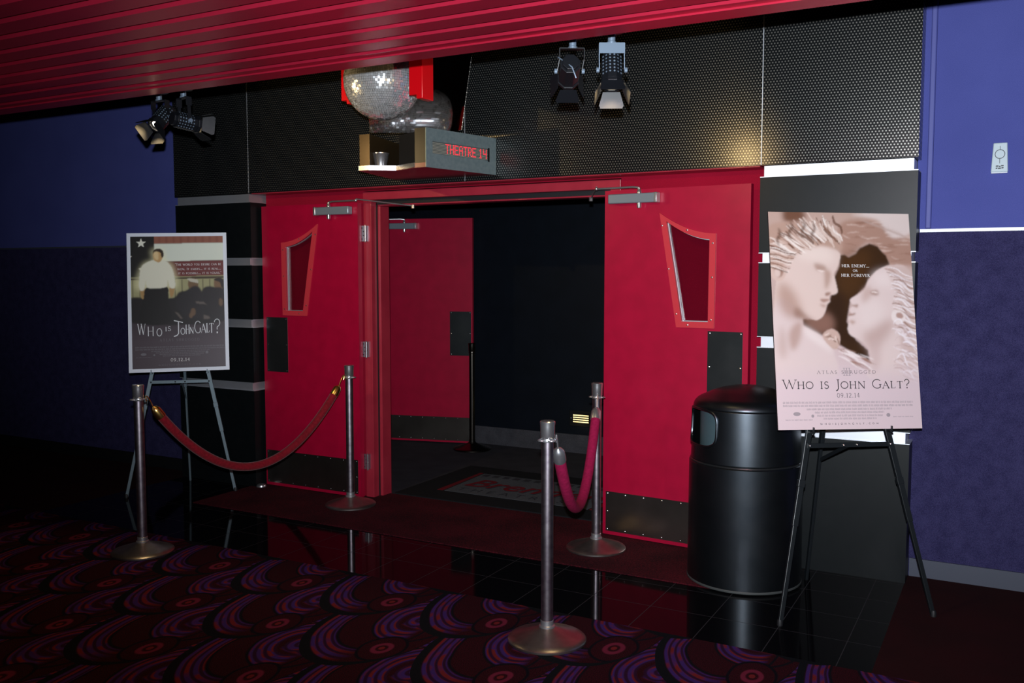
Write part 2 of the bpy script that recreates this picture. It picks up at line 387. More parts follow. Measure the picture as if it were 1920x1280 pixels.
# perforated header
for i, (a, b_) in enumerate(((-6.005, -5.203), (-5.197, -3.263), (-3.257, -1.303), (-1.297, -.482))):
    o = MB().box(a, b_, 5.325, 5.56, 2.282, 3.4).build('wall_header_%d' % (i + 1), M['perf'], smooth=False)
    tag(o, ['perforated black metal panel above the left pillar', 'wide perforated black metal panel above the left door', 'wide perforated black metal panel above the right door', 'perforated black metal panel above the right pillar'][i], 'wall panel', kind='structure')
struct('trim_seams', MB().box(-5.202, -5.198, 5.323, 5.4, 2.284, 3.4).box(-3.262, -3.258, 5.323, 5.4, 2.284, 3.4).box(-1.302, -1.298, 5.323, 5.4, 2.284, 3.4), M['alu'], 'thin bright seams between the perforated panels', 'trim', smooth=False)
struct('ceiling_portal_soffit', MB().box(-5.185, -1.31, 5.34, 5.5, 2.276, 2.2815), M['frame'], 'glossy red underside of the header above the doors', 'soffit', smooth=False)

# ---------------------------------------------------------------- door frame
f = thing('trim_door_frame', 'glossy red steel frame around the open double doorway', 'door frame', (0, 0, 0), kind='structure')
b = MB().box(-4.235, -4.165, 5.49, 5.56, 0, 2.205).box(-2.285, -2.215, 5.49, 5.56, 0, 2.205)
b.box(-4.235, -2.215, 5.486, 5.56, 2.205, 2.262); b.build('casing', M['frame'], f, smooth=False, bevel=.003)
b = MB().box(-4.20, -4.138, 5.565, 5.675, 0, 2.165).box(-2.31, -2.25, 5.565, 5.675, 0, 2.165).box(-4.20, -2.25, 5.565, 5.675, 2.165, 2.26)
b.build('door_stop', M['frame'], f, smooth=False, bevel=.004)
b = MB().box(-4.20, -4.16, 5.552, 5.566, 0, 2.2).box(-2.29, -2.25, 5.552, 5.566, 0, 2.2).box(-4.165, -2.285, 5.552, 5.566, 2.175, 2.206)
b.build('weather_seal', M['gasket'], f, smooth=False)

# ---------------------------------------------------------------- doors
def screws(mb, pts, y, k=1, r=.0055):
    kk = mb.k; mb.k = k
    for x, z in pts:
        v = [(x + r * math.cos(a) * q, y - .0025 * (1 - q) - .0005, z + r * math.sin(a) * q) for q in (1., .5) for a in [2 * PI * i / 8 for i in range(8)]]
        v.append((x, y - .003, z)); f_ = [(i, (i + 1) % 8, 8 + (i + 1) % 8, 8 + i) for i in range(8)] + [(8 + i, 8 + (i + 1) % 8, 16) for i in range(8)]
        mb.add(v, f_)
    mb.k = kk
def door(name, label, loc, rz, s, window=True, Wd=.93, H=2.185, push=(.685, .897, .91, 1.333), kick=(.022, .915, .035, .29), bright=None):
    d = thing(name, label, 'door', loc, rz, kind='structure')
    S = lambda x: s * x
    def poly(pts): return [(S(x), z) for x, z in pts]
    z0 = .012
    def curve(A, Bp, sag, n=10):
        return [(A[0] + (Bp[0] - A[0]) * t, A[1] + (Bp[1] - A[1]) * t - sag * 4 * t * (1 - t)) for t in [i / n for i in range(n + 1)]]
    outer = curve((.372, 2.037), (.728, 1.905), .030) + [(.726, 1.62), (.724, 1.350), (.60, 1.350), (.488, 1.350), (.43, 1.69)]
    inner = curve((.417, 1.985), (.690, 1.872), .022) + [(.688, 1.62), (.687, 1.386), (.60, 1.386), (.522, 1.386), (.47, 1.69)]
    mb = MB()
    if window:
        # leaf as a ring between its rectangle and the window cut-out
        n = len(inner); rect = []
        cx, cz = .57, 1.66
        for x, z in inner:
            dx, dz = x - cx, z - cz
            t = min([((Wd - cx) / dx if dx > 0 else -cx / dx) if abs(dx) > 1e-6 else 1e9, ((H - cz) / dz if dz > 0 else (z0 - cz) / dz) if abs(dz) > 1e-6 else 1e9])
            rect.append([cx + dx * t, cz + dz * t])
        for corner in ((0, z0), (0, H), (Wd, H), (Wd, z0)):
            k = min(range(n), key=lambda i: (rect[i][0] - corner[0]) ** 2 + (rect[i][1] - corner[1]) ** 2); rect[k] = list(corner)
        mb.ring(poly([tuple(r) for r in rect]), poly(inner), 0, .045, 'y')
    else: mb.box(min(0, S(Wd)), max(0, S(Wd)), 0, .045, z0, H)
    mb.build('door_leaf', M['door'], d, smooth=False)
    if window:
        wf = MB().ring(poly(outer), poly(inner), -.010, .001, 'y')
        wf.k = 0; screws(wf, [(S(.39), 1.96), (S(.435), 1.70), (S(.488), 1.43), (S(.56), 1.366), (S(.705), 1.40), (S(.708), 1.65), (S(.710), 1.85), (S(.55), 1.93)], -.010)
        wf.build('window_frame', [M['window_frame'], M['screw']], d, smooth=False)
        MB().ring(poly(inner), poly([((x - .58) * .965 + .58, (z - 1.66) * .98 + 1.66) for x, z in inner]), .012, .030, 'y').build('window_bead', M['alu'], d, smooth=False)
        MB().prism(poly([((x - .58) * .975 + .58, (z - 1.66) * .985 + 1.66) for x, z in inner]), .019, .023, 'y').build('window_glass', M['glass'], d, smooth=False)
    a, b_, c, e = push; x0, x1 = sorted((S(a), S(b_)))
    p = MB().box(x0, x1, -.003, .0, c, e); screws(p, [(x, z) for x in (x0 + .012, x1 - .012) for z in (c + .012, (c + e) / 2, e - .012)], -.003)
    p.build('push_plate', [M['push'], M['screw']], d, smooth=False)
    a, b_, c, e = kick; x0, x1 = sorted((S(a), S(b_)))
    p = MB().box(x0, x1, -.003, .0, c, e)
    pts = [(x0 + .012 + (x1 - x0 - .024) * i / 7, z) for i in range(8) for z in (c + .012, e - .012)] + [(x, (c + e) / 2) for x in (x0 + .012, x1 - .012)]
    screws(p, pts, -.003, r=.0045); p.build('kick_plate', [M['plate'], M['screw']], d, smooth=False)
    # closer
    x0, x1 = sorted((S(.045), S(.365)))
    cl = MB().box(x0, x1, -.052, 0, 2.100, 2.158).build('door_closer', M['closer'], d, bevel=.006)
    MB().box(*sorted((S(.012 + .34), S(.372))), -.054, 0, 2.098, 2.160).build('end_cap', M['steel'], cl, bevel=.004)
    bx = S(.245)
    MB().lathe([(.0001, -.03), (.012, -.03), (.014, -.02), (.014, 0)], 16, (bx, -.028, 2.10)).lathe([(.014, 0), (.014, .012), (.010, .02), (.010, .032), (.0001, .034)], 16, (bx, -.028, 2.158)).build('spindle', M['chrome'], cl)
    return d, Vector((bx, -.028, 2.186))
def closer_arm(d, start, pts, r=.006):
    """arm from the spindle through world points pts"""
    Mi = (Matrix.Translation(d.location) @ d.rotation_euler.to_matrix().to_4x4()).inverted()
    loc = [Mi @ Vector(p) for p in pts]
    a = MB().tube([start, start + Vector((0, 0, .006)), start * .85 + loc[0] * .15 + Vector((0, 0, .010)), loc[0]], r, 8)
    am = a.build('closer_arm', M['steel'], d)
    b = MB().tube([loc[0] + Vector((0, 0, .01)), loc[1]], r * .9, 8).ball(loc[0], .011, 6, 10)
    b.tube([loc[1] - Vector((0, 0, .018)), loc[1] + Vector((0, 0, .018))], .013, 10).bar(loc[1] + Vector((-.07, 0, .018)), loc[1] + Vector((.05, 0, .018)), .026, .006)
    b.build('forearm', M['chrome'], am)
dl, sp_ = door('door_1', 'open red door left of the doorway with a flared window', (-4.232, 5.418, 0), 0, -1)
closer_arm(dl, sp_, [(-4.22, 5.385, 2.197), (-3.86, 5.585, 2.158)])
dr, sp_ = door('door_2', 'open red door right of the doorway, behind the black bin', (-2.285, 5.405, 0), math.atan2(-.066, .92), 1)
closer_arm(dr, sp_, [(-2.33, 5.375, 2.197), (-2.46, 5.585, 2.158)])
d3, sp_ = door('door_3', 'red inner door standing open down the dark corridor', (-5.53, 7.465, 0), R(14.0), 1, window=False, H=2.20, push=(.70, .915, .87, 1.30), kick=(.03, .905, .03, .262))
closer_arm(d3, sp_, [(-5.50, 7.36, 2.19), (-5.60, 7.30, 2.18)])
def hinge(z, x, y, parent, toward):
    b = MB().box(x - .038, x - .002, y + .004, y + .0075, z - .057, z + .057)
    b.box(x + .004, x + .0075, y + .012, y + .048, z - .057, z + .057)
    h = b.build('hinge', M['hinge'], parent, smooth=False)
    k = MB()
    for i in range(5): k.tube([(x + .002, y, z - .057 + i * .0228), (x + .002, y, z - .057 + i * .0228 + .0215)], .0075, 10)
    k.tube([(x + .002, y, z - .064), (x + .002, y, z + .064)], .004, 8); k.build('hinge_knuckle', M['chrome'], h)
    s_ = MB()
    for dz in (-.04, -.014, .014, .04): s_.ball((x - .028 + .012 * (dz * dz < .001), y + .003, z + dz), .004, 4, 8)
    s_.build('hinge_screws', M['gasket'], h)
for z in (1.962, 1.113, .275):
    hinge(z, -4.205 + .004 - 0, 5.462, f, 1)
for z in (2.0, 1.13, .27):
    x, y = -5.535, 7.44
    h = MB().box(-5.548, -5.512, y - .012, y + .016, z - .055, z + .055).build('hinge', M['hinge'], None, smooth=False); h.parent = d3; h.matrix_parent_inverse = (Matrix.Translation(d3.location) @ d3.rotation_euler.to_matrix().to_4x4()).inverted()

# ---------------------------------------------------------------- corridor behind the doors
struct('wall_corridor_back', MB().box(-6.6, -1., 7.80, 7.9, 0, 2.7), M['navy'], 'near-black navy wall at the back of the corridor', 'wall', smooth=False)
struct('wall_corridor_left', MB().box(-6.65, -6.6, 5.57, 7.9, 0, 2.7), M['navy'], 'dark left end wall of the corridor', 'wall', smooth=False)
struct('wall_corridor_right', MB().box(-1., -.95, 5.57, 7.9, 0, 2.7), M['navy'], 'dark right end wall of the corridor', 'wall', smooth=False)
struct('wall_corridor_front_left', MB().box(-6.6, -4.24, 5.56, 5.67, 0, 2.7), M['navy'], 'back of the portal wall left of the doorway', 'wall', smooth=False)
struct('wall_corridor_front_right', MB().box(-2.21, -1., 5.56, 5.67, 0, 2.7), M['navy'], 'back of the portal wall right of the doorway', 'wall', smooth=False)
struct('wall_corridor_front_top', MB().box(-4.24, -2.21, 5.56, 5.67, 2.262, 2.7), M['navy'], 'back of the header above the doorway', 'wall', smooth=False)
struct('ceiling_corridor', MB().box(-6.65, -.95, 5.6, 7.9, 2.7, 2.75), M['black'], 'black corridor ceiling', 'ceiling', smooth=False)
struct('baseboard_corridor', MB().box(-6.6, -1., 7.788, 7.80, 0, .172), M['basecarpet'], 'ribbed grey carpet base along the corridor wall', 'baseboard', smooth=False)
fr3 = MB().box(-5.66, -5.545, 7.36, 7.452, 0, 2.27); struct('trim_inner_door_frame', fr3, M['frame'], 'red frame post the inner door hangs from', 'door frame', smooth=False)
sl = thing('step_light', 'small louvred step light glowing yellow low on the corridor wall', 'light', (-3.52, 7.798, .325))
MB().box(-.115, .115, -.008, 0, -.075, .075).build('faceplate', M['black'], sl, bevel=.003)
MB().box(-.078, .078, -.0095, -.008, -.040, .042).build('lamp_glow', M['steplight'], sl, smooth=False)
b = MB()
for i in range(5): z = -.046 + i * .0205; b.box(-.082, .082, -.016, -.0095, z, z + .0105)
b.build('louver', M['black'], sl, smooth=False)
for x in (-.10, .10): MB().ball((x, -.009, 0), .004, 5, 8).build('screw', M['screw'], sl)
point('step_light_lamp', (-3.52, 7.72, .30), .12, (1, .75, .35), .02)

# ---------------------------------------------------------------- ceiling
b = MB()
k = 0; y = 3.225 - .1487
while y > -5:
    b.box(XL, XR, y, y + .101, 2.6, 2.68); y -= .1487
b.box(XL, XR, 3.225, 3.275, 2.6, 2.68).box(XL, XR, 3.275, 3.388, 2.593, 2.68)
struct('ceiling', b, M['ceil'], 'glossy red metal slat ceiling with narrow dark gaps', 'ceiling', smooth=False)
struct('ceiling_backing', MB().box(XL, XR, -5, 3.38, 2.70, 2.75).box(XL, XR, 3.34, 3.38, 2.68, 3.4), M['black'], 'black backing above the red slats', 'ceiling', smooth=False)
struct('ceiling_upper', MB().box(XL, XR, 3.30, 5.6, 3.4, 3.45), M['black'], 'black upper ceiling in front of the perforated header', 'ceiling', smooth=False)
struct('wall_lobby_left', MB().box(XL - .1, XL, -5, 5.6, 0, 3.4), M['blue_low'], 'far left wall of the lobby', 'wall', smooth=False)
struct('wall_lobby_right', MB().box(XR, XR + .1, -5, 5.6, 0, 3.4), M['blue_low'], 'right wall of the lobby outside the picture', 'wall', smooth=False)
struct('wall_lobby_back', MB().box(XL, XR, -5.1, -5, 0, 3.4), M['blue_low'], 'lobby wall behind the photographer', 'wall', smooth=False)

# ---------------------------------------------------------------- track spotlights
tr = thing('lighting_track', 'black lighting track behind the edge of the red ceiling', 'lighting track', (0, 3.7, 2.70))
MB().box(-4.8, -1.1, -.018, .018, 0, .035).build('rail', M['black'], tr, smooth=False)
for x in (-4.6, -3.2, -1.4): MB().tube([(x, 0, .035), (x, 0, .70)], .006, 8).build('hanger_rod', M['black'], tr)
def fixture(label, x, head, dvec, lit, energy=0, aim=None, greyyoke=False, yrot=0., cone=60):
    """x: canopy position on the track; head: centre of the housing; dvec: beam direction (right, up, toward camera)"""
    t = thing('track_spotlight', label, 'spotlight', (x, 3.7, 2.70), 0, 'barn-door spotlights on the ceiling track')
    h = Vector(head) - Vector((x, 3.7, 2.70)); D = (RT * dvec[0] + UP * dvec[1] - FW * dvec[2]).normalized()
    MB().lathe([(.0001, 0), (.052, 0), (.055, -.008), (.050, -.016), (.0001, -.018)], 32).build('canopy', M['spot'], t)
    MB().lathe([(.016, -.018), (.016, -.052), (.020, -.055), (.020, -.062), (.0001, -.062)], 16).build('stem', M['spotgrey'], t)
    # yoke perpendicular to the beam
    side = D.cross(Vector((0, 0, 1)));
    if side.length < .3: side = RT.copy()
    side.normalize(); top = Vector((h.x * .3, h.y * .3, -.062))
    if yrot: side = RT.copy()
    y_ = MB(); w = .053
    fwd = side.cross(Vector((0, 0, 1)))
    y_.bar(top - side * w, top + side * w, .034, .004, (0, 0, 1))
    for q in (-1, 1):
        y_.bar(top + side * (w * q), top + side * (w * q) + Vector((0, 0, -.045)), .034, .003, side)
        y_.bar(top + side * (w * q) + Vector((0, 0, -.045)), h + side * (w * q), .020, .003, side)
    if greyyoke: y_.bar(top + side * -w - fwd * -.0 + Vector((0, 0, -.022)) - FW * .018, top + side * w + Vector((0, 0, -.022)) - FW * .018, .044, .003, FW)
    y_.build('yoke', M['spotgrey'] if greyyoke else M['spot'], t)
    for q in (-1, 1): MB().tube([h + side * (w * q), h + side * ((w + .012) * q)], .011, 10).build('tilt_knob', M['spotgrey'], t)
    # housing: local +Z is the beam direction
    q = D.to_track_quat('Z', 'Y'); X = Matrix.Translation(h) @ q.to_matrix().to_4x4()
    hb = MB(); hb.X = X; r = .043
    octo = [(r * math.cos(PI / 8 + i * PI / 4) * 1.06, r * math.sin(PI / 8 + i * PI / 4) * 1.06) for i in range(8)]
    small = [(a * .82, c * .82) for a, c in octo]
    hb.prism(octo, -.060, .060, 'z'); hb.prism(small, -.078, -.060, 'z'); hb.ring([(a * 1.1, c * 1.1) for a, c in octo], [(a * .80, c * .80) for a, c in octo], .060, .078, 'z')
    ho = hb.build('housing', M['spot'], t, smooth=False, bevel=.002)
    vb = MB(); vb.X = X
    for i in range(8):
        a = i * PI / 4
        for c_ in (-.009, .009):
            for zi in range(6):
                z = -.048 + zi * .016; rr = r * .985
                c0 = Vector((rr * math.cos(a) - c_ * math.sin(a), rr * math.sin(a) + c_ * math.cos(a), z)); n = Vector((math.cos(a), math.sin(a), 0)); tt = Vector((-math.sin(a), math.cos(a), 0))
                vb.add([c0 + n * .0012 + (tt * math.cos(g) + Vector((0, 0, 1)) * math.sin(g)) * .0042 for g in [2 * PI * j / 8 for j in range(8)]], [tuple(range(8))])
    vb.build('vent_hole', M['spotgrey'] if greyyoke or lit else M['spot'], ho, smooth=False)
    lb = MB(); lb.X = X; lb.lathe([(.0001, .068), (.024 if lit else .030, .066)], 24); lb.build('lens', M['lens'] if lit else M['dimlens'], t)
    for i in range(4):
        a = i * PI / 2 + (PI / 2 if False else 0)
        fb = MB(); fb.X = X @ Matrix.Rotation(a, 4, 'Z') @ Matrix.Translation((.046, 0, .078)) @ Matrix.Rotation(R(24), 4, 'Y')
        fb.prism([(-.036, 0), (.036, 0), (.052, .055), (.046, .068), (-.046, .068), (-.052, .055)], -.001, .001, 'x')
        fb.build('barn_door', M['spot'], t, smooth=False)
    if energy:
        wp = Vector((x, 3.7, 2.70)) + h + D * .082
        spot('track_lamp', wp, (Vector(aim) - wp) if aim else D, energy, (1, .70, .32), cone, .25, .012)
    return t
fixture('lit black spotlight over the left poster, tipped down to the left', -4.2755, (-4.25, 3.70, 2.545), (-.30, -.72, .55), True, 30, None, cone=120)
fixture('black spotlight beside the lit left one, pointing right', -4.083, (-4.075, 3.70, 2.510), (.66, -.06, -.74), True, 25, None, cone=120)
f3 = fixture('black spotlight turned towards the perforated wall, left of the one with the pale bracket', -1.720, (-1.735, 3.70, 2.545), (-.02, -.24, -.95), False, 14, None, cone=120)
fixture('lit spotlight with pale bracket hanging straight down above the right door', -1.540, (-1.538, 3.70, 2.530), (-.02, -.93, .30), True, 16, None, greyyoke=True, yrot=1, cone=120)
cb = MB().tube([(-1.77, 3.66, 2.60), (-1.73, 3.63, 2.575), (-1.69, 3.63, 2.545), (-1.675, 3.64, 2.50)], .003, 8)
cbo = cb.build('power_cable', M['spotgrey'], f3); cbo.location = (1.720, -3.70, -2.70)

# ---------------------------------------------------------------- mirror ball with red brackets
mbp = Vector((-3.285, 4.45, 2.785)); RB = .222
mb_ = thing('mirror_ball', 'large silver mirror ball hanging above the doorway', 'mirror ball', mbp)
rnd = random.Random(3); b = MB(); rows = 50
for i in range(rows):
    la0 = -PI / 2 + PI * i / rows; la1 = la0 + PI / rows; lm_ = (la0 + la1) / 2
    n = max(4, int(2 * PI * RB * math.cos(lm_) / .0135))
    for j in range(n):
        a0 = 2 * PI * j / n; a1 = a0 + 2 * PI / n; am = (a0 + a1) / 2
        N = Vector((math.cos(lm_) * math.cos(am), math.cos(lm_) * math.sin(am), math.sin(lm_)))
        Tn = Vector((-math.sin(am), math.cos(am), 0)); Bn = N.cross(Tn)
        N2 = (N + Tn * rnd.gauss(0, .07) + Bn * rnd.gauss(0, .07)).normalized(); T2 = (Tn - N2 * Tn.dot(N2)).normalized(); B2 = N2.cross(T2)
        wv = RB * math.cos(lm_) * PI / n * .93; hv = RB * PI / rows / 2 * .93; c = N * RB
        b.add([c - T2 * wv - B2 * hv, c + T2 * wv - B2 * hv, c + T2 * wv + B2 * hv, c - T2 * wv + B2 * hv], [(0, 1, 2, 3)])
b.build('mirror_tiles', M['mirror'], mb_, smooth=False)
MB().ball((0, 0, 0), RB - .004, 24, 40).build('core', M['black'], mb_)
MB().lathe([(.0001, RB + .02), (.03, RB + .02), (.03, RB - .01)], 20).tube([(0, 0, RB + .02), (0, 0, 3.4 - mbp.z)], .005, 8).build('hanging_rod', M['brass'], mb_)
def redblock(label, x, y, z0, z1, w, stepx):
    t = thing('red_bracket', label, 'sign bracket', (x, y, z0), 0, 'red brackets beside the mirror ball')
    b = MB().prism([(0, 0), (w, 0), (w, z1 - z0), (0, z1 - z0)] if not stepx else [(0, .0), (w * .55, 0), (w * .55, -.022), (w, -.022), (w, z1 - z0), (0, z1 - z0)], 0, .11)
    b.build('block', M['redacrylic'], t, bevel=.003)
    MB().bar((w / 2, .055, z1 - z0), (w / 2, .055, 3.4 - z0), .02, .02, (0, 1, 0)).build('hanger', M['black'], t)
redblock('red block bracket left of the mirror ball', -3.675, 4.56, 2.724, 2.94, .072, True)
redblock('red block bracket right of the mirror ball', -2.965, 4.26, 2.645, 2.885, .088, True)

# ---------------------------------------------------------------- theatre sign over the doorway
sg = thing('theatre_sign', 'metal marquee with red dot-matrix lettering above the doorway', 'sign', (-3.41, 5.325, 2.312))
def L(x, y, z=0): return (x + 3.41, y - 5.325, z)
base = [(-3.80, 5.32), (-3.655, 4.70), (-3.58, 4.70), (-3.44, 4.80), (-3.24, 4.71), (-3.16, 4.71), (-3.02, 5.32)]
MB().prism([L(x, y)[:2] for x, y in base], 0, .028, 'z').build('shelf', M['redunder'], sg, smooth=False)
ch = MB()
pts = [(-3.66, 4.74), (-3.655, 4.698), (-3.58, 4.698), (-3.44, 4.798), (-3.24, 4.708)]
for p, q in zip(pts[:-1], pts[1:]): ch.bar(L(*p, .017), L(*q, .017), .004, .028)
ch.build('chrome_edge', M['chrome'], sg, smooth=False)
# right display box
rb = MB().prism([L(-3.24, 4.712)[:2], L(-3.162, 4.712)[:2], L(-3.022, 5.32)[:2], L(-3.10, 5.32)[:2]], .028, .236, 'z'); rb.build('display_box', M['signdark'], sg, smooth=False)
lb = MB().prism([L(-3.658, 4.712)[:2], L(-3.58, 4.712)[:2], L(-3.72, 5.32)[:2], L(-3.798, 5.32)[:2]], .028, .226, 'z'); lb.build('display_box', mat('brown_sign_end', (.05, .03, .012), .35, .5), sg, smooth=False)  # left box, browner and lighter in colour than the right one
# face of the right box, local frame: u along the face, v up
fo = Vector(L(-3.161, 4.710)); fu = (Vector(L(-3.021, 5.32)) - fo).normalized(); fn = Vector((fu.y, -fu.x, 0)); FL = (Vector(L(-3.021, 5.32)) - fo).length
def FP(u, v, n): return fo + fu * u + Vector((0, 0, v)) + fn * n
def fbox(mb, u0, u1, v0, v1, n0, n1):
    v = [FP(u, w_, n) for u in (u0, u1) for w_ in (v0, v1) for n in (n0, n1)]
    mb.add(v, [(0, 1, 3, 2), (4, 6, 7, 5), (0, 4, 5, 1), (2, 3, 7, 6), (0, 2, 6, 4), (1, 5, 7, 3)])
WU0, WU1, WV0, WV1 = .055, .550, .086, .160
b = MB(); fbox(b, 0, FL, -.0, WV0, .0, .004); fbox(b, 0, FL, WV1, .236, .0, .004); fbox(b, 0, WU0, WV0, WV1, .0, .004); fbox(b, WU1, FL, WV0, WV1, .0, .004)
b.build('sign_face', M['signface'], sg, smooth=False)
b = MB(); fbox(b, WU0, WU1, WV0, WV1, .0, .001); b.build('display_window', M['ledbg'], sg, smooth=False)
b = MB()
for i in range(8): v = WV0 + .004 + i * .0085; fbox(b, WU0 + .002, WU1 - .002, v, v + .0022, .0005, .003)
b.build('display_louver', M['louver'], sg, smooth=False)
G5 = {'T': '11111 00100 00100 00100 00100 00100 00100', 'H': '10001 10001 10001 11111 10001 10001 10001', 'E': '11111 10000 10000 11110 10000 10000 11111',
      'A': '01110 10001 10001 11111 10001 10001 10001', 'R': '11110 10001 10001 11110 10100 10010 10001', '1': '00100 01100 00100 00100 00100 00100 01110', '4': '10001 10001 10001 11111 00001 00001 00001', ' ': '00000 ' * 7}
b = MB(); du = .0066; u = WU0 + .112
for chh in 'THEATRE 14':
    g = G5[chh].split(); wd = 5
    for r_ in range(7):
        for c_ in range(wd):
            if g[r_][c_] == '1': fbox(b, u + c_ * du, u + c_ * du + .0050, WV1 - .007 - r_ * .0086 - .0056, WV1 - .007 - r_ * .0086, .001, .0036)
    u += du * (6.0 if chh != ' ' else 3.0)
b.build('led_lettering', M['led'], sg, smooth=False)
b = MB(); fbox(b, WU1 - .004, WU1 + .010, WV0 - .008, WV1 + .006, .0, .006); b.build('display_end', M['black'], sg, smooth=False)
# black support fins between the boxes
b = MB().prism([L(-3.24, 4.74)[:2], L(-3.44, 4.83)[:2], L(-3.44, 5.30)[:2], L(-3.14, 5.30)[:2]], .028, .222, 'z'); b.build('support_box', M['black'], sg, smooth=False)
# upright curved mirror backdrop
arc = []
for i in range(13):
    t = i / 12
    arc.append((-3.61 + .56 * t, 4.74 + .20 * math.sin(PI * min(1., t * .62 + .02)) + .02 * t))
v, fc = [], []
for th in (0, 1):
    for j in range(7):
        q = j / 6; sc = 1 + .20 * q
        for i, (x, y) in enumerate(arc):
            cx = -3.33; v.append(L(cx + (x - cx) * sc, y + .05 * q + th * .006, .242 + .52 * q))
n = 13
for th in (0, 1):
    for j in range(6):
        for i in range(12): a = th * 91 + j * n + i; fc.append((a, a + 1, a + n + 1, a + n))
for i in range(12): fc.append((i, i + 1, 91 + i + 1, 91 + i)); fc.append((78 + i, 79 + i, 91 + 79 + i, 91 + 78 + i))
for j in range(6): fc.append((j * n, (j + 1) * n, 91 + (j + 1) * n, 91 + j * n)); fc.append((j * n + 12, (j + 1) * n + 12, 91 + (j + 1) * n + 12, 91 + j * n + 12))
MB().add(v, fc).build('mirror_backdrop', M['mirrorpanel'], sg)
# chrome cup on the shelf
cp = thing('chrome_cup', 'small chrome cup standing on the left end of the sign shelf', 'cup', (-3.560, 4.800, 2.341))
MB().lathe([(.0001, .002), (.034, .002), (.036, 0), (.037, .006), (.050, .078), (.054, .082), (.054, .086), (.048, .084), (.035, .008), (.0001, .006)], 32).build('cup_body', M['chrome'], cp)

# ---------------------------------------------------------------- stanchions
def stanchion(label, x, y, dark=False, hooks=(0, PI), rot=0.):
    t = thing('rope_stanchion', label, 'stanchion', (x, y, .006 if (4.74 < y < 5.6) else 0.), rot, 'rope barrier posts at the theatre entrance')
    mp, mbse = (M['darkpole'], M['darkpole']) if dark else (M['pole'], M['basesteel'])
    MB().lathe([(.0001, 0), (.176, 0), (.180, .004), (.180, .012), (.174, .018), (.150, .026), (.105, .040), (.060, .056), (.040, .064), (.036, .066), (.0001, .066)], 64).build('base', mbse, t)
    MB().lathe([(.037, .062), (.037, .072), (.030, .076), (.030, .096), (.028, .098)], 32).build('base_collar', M['steel'] if not dark else mp, t)
    MB().lathe([(.0275, .09), (.0275, .93)], 32).build('pole', mp, t)
    MB().lathe([(.0275, .918), (.031, .920), (.032, .926), (.030, .934), (.029, .94)], 32).build('ring', M['steel'] if not dark else mp, t)
    MB().lathe([(.030, .934), (.032, .938), (.0330, .99), (.0345, 1.004), (.035, 1.010), (.031, 1.014), (.0001, 1.016)], 32).build('cap', M['chrome'] if not dark else mp, t)
    if not dark:
        for i in range(4):
            a = i * PI / 2; c = Vector((math.cos(a), math.sin(a), 0)); s_ = Vector((-math.sin(a), math.cos(a), 0))
            pts = [c * (.030 + .017 * math.sin(g)) + s_ * (.016 * math.cos(g)) + Vector((0, 0, .927)) for g in [PI * j / 8 for j in range(9)]]
            MB().tube(pts, .004, 8).build('rope_loop', M['steel'], t)
    return t
stanchion('steel rope stanchion standing on the patterned carpet in front of the left poster', -4.569, 3.74, rot=R(-20))
stanchion('steel rope stanchion on the red mat in front of the left door hinges', -4.172, 5.222, rot=R(20))
stanchion('steel rope stanchion on the red mat beside the right door edge', -2.197, 5.096, rot=R(10))
stanchion('nearest steel rope stanchion, on the patterned carpet in the centre foreground', -1.838, 3.706, rot=R(60))
stanchion('dark stanchion without a rope inside the corridor beside the inner door', -4.509, 7.48, dark=True)

# ---------------------------------------------------------------- velvet ropes
def rope(label, A, B, low, velvet, metal, xoff=0.):
    A, B = Vector(A), Vector(B); t = thing('velvet_rope', label, 'rope', A)
    def at(s_): p = A.lerp(B, s_); p.z -= low * 4 * s_ * (1 - s_) ** 1.0 * (1.0); return p - A
    N = 48; P_ = [at(i / N) for i in range(N + 1)]
    i0, i1 = 5, N - 5
    L0 = [P_[0]]; acc = 0
    # arclength positions of ferrules
    def walk(order, dist):
        acc = 0
        for a, b_ in zip(order[:-1], order[1:]):
            l = (P_[b_] - P_[a]).length
            if acc + l >= dist: return b_, P_[a].lerp(P_[b_], (dist - acc) / l)
            acc += l
    ia, pa = walk(list(range(N + 1)), .13); ib, pb = walk(list(range(N, -1, -1)), .13)
    mid = [pa] + P_[ia:ib + 1] + [pb] if ia < ib else [pa, pb]
    MB().tube(mid, .0275, 20).build('velvet_cord', velvet, t)
    for (p, order) in ((pa, list(range(N + 1))), (pb, list(range(N, -1, -1)))):
        _, q = walk(order, .055); _, q2 = walk(order, .03); d = (q - p).normalized(); e = order[0]
        MB().tube([p - d * .010, p + d * .002, p + d * .045, p + d * .062, p + d * .074], [.030, .0305, .0285, .020, .006], 20).build('end_ferrule', metal, t)
        st = P_[e]; side = Vector((0, 0, 1))
        h = [q, q2 + Vector((0, 0, .012)), st + Vector((0, 0, .018)), st + (st - q2) * .45 + Vector((0, 0, .012)), st + (st - q2) * .65 + Vector((0, 0, -.008)), st + (st - q2) * .3 + Vector((0, 0, -.018))]
        MB().tube(h, .004, 8).build('hook', metal, t)
rope('long dark red velvet rope with brass ends sagging in front of the left door', (-4.545, 3.785, .922), (-4.19, 5.175, .928), .515, M['velvet'], M['brass'])
rope('short magenta velvet rope with silver ends beside the right door', (-1.815, 3.752, .922), (-2.175, 5.052, .928), .47, M['velvet_pink'], M['steel'])

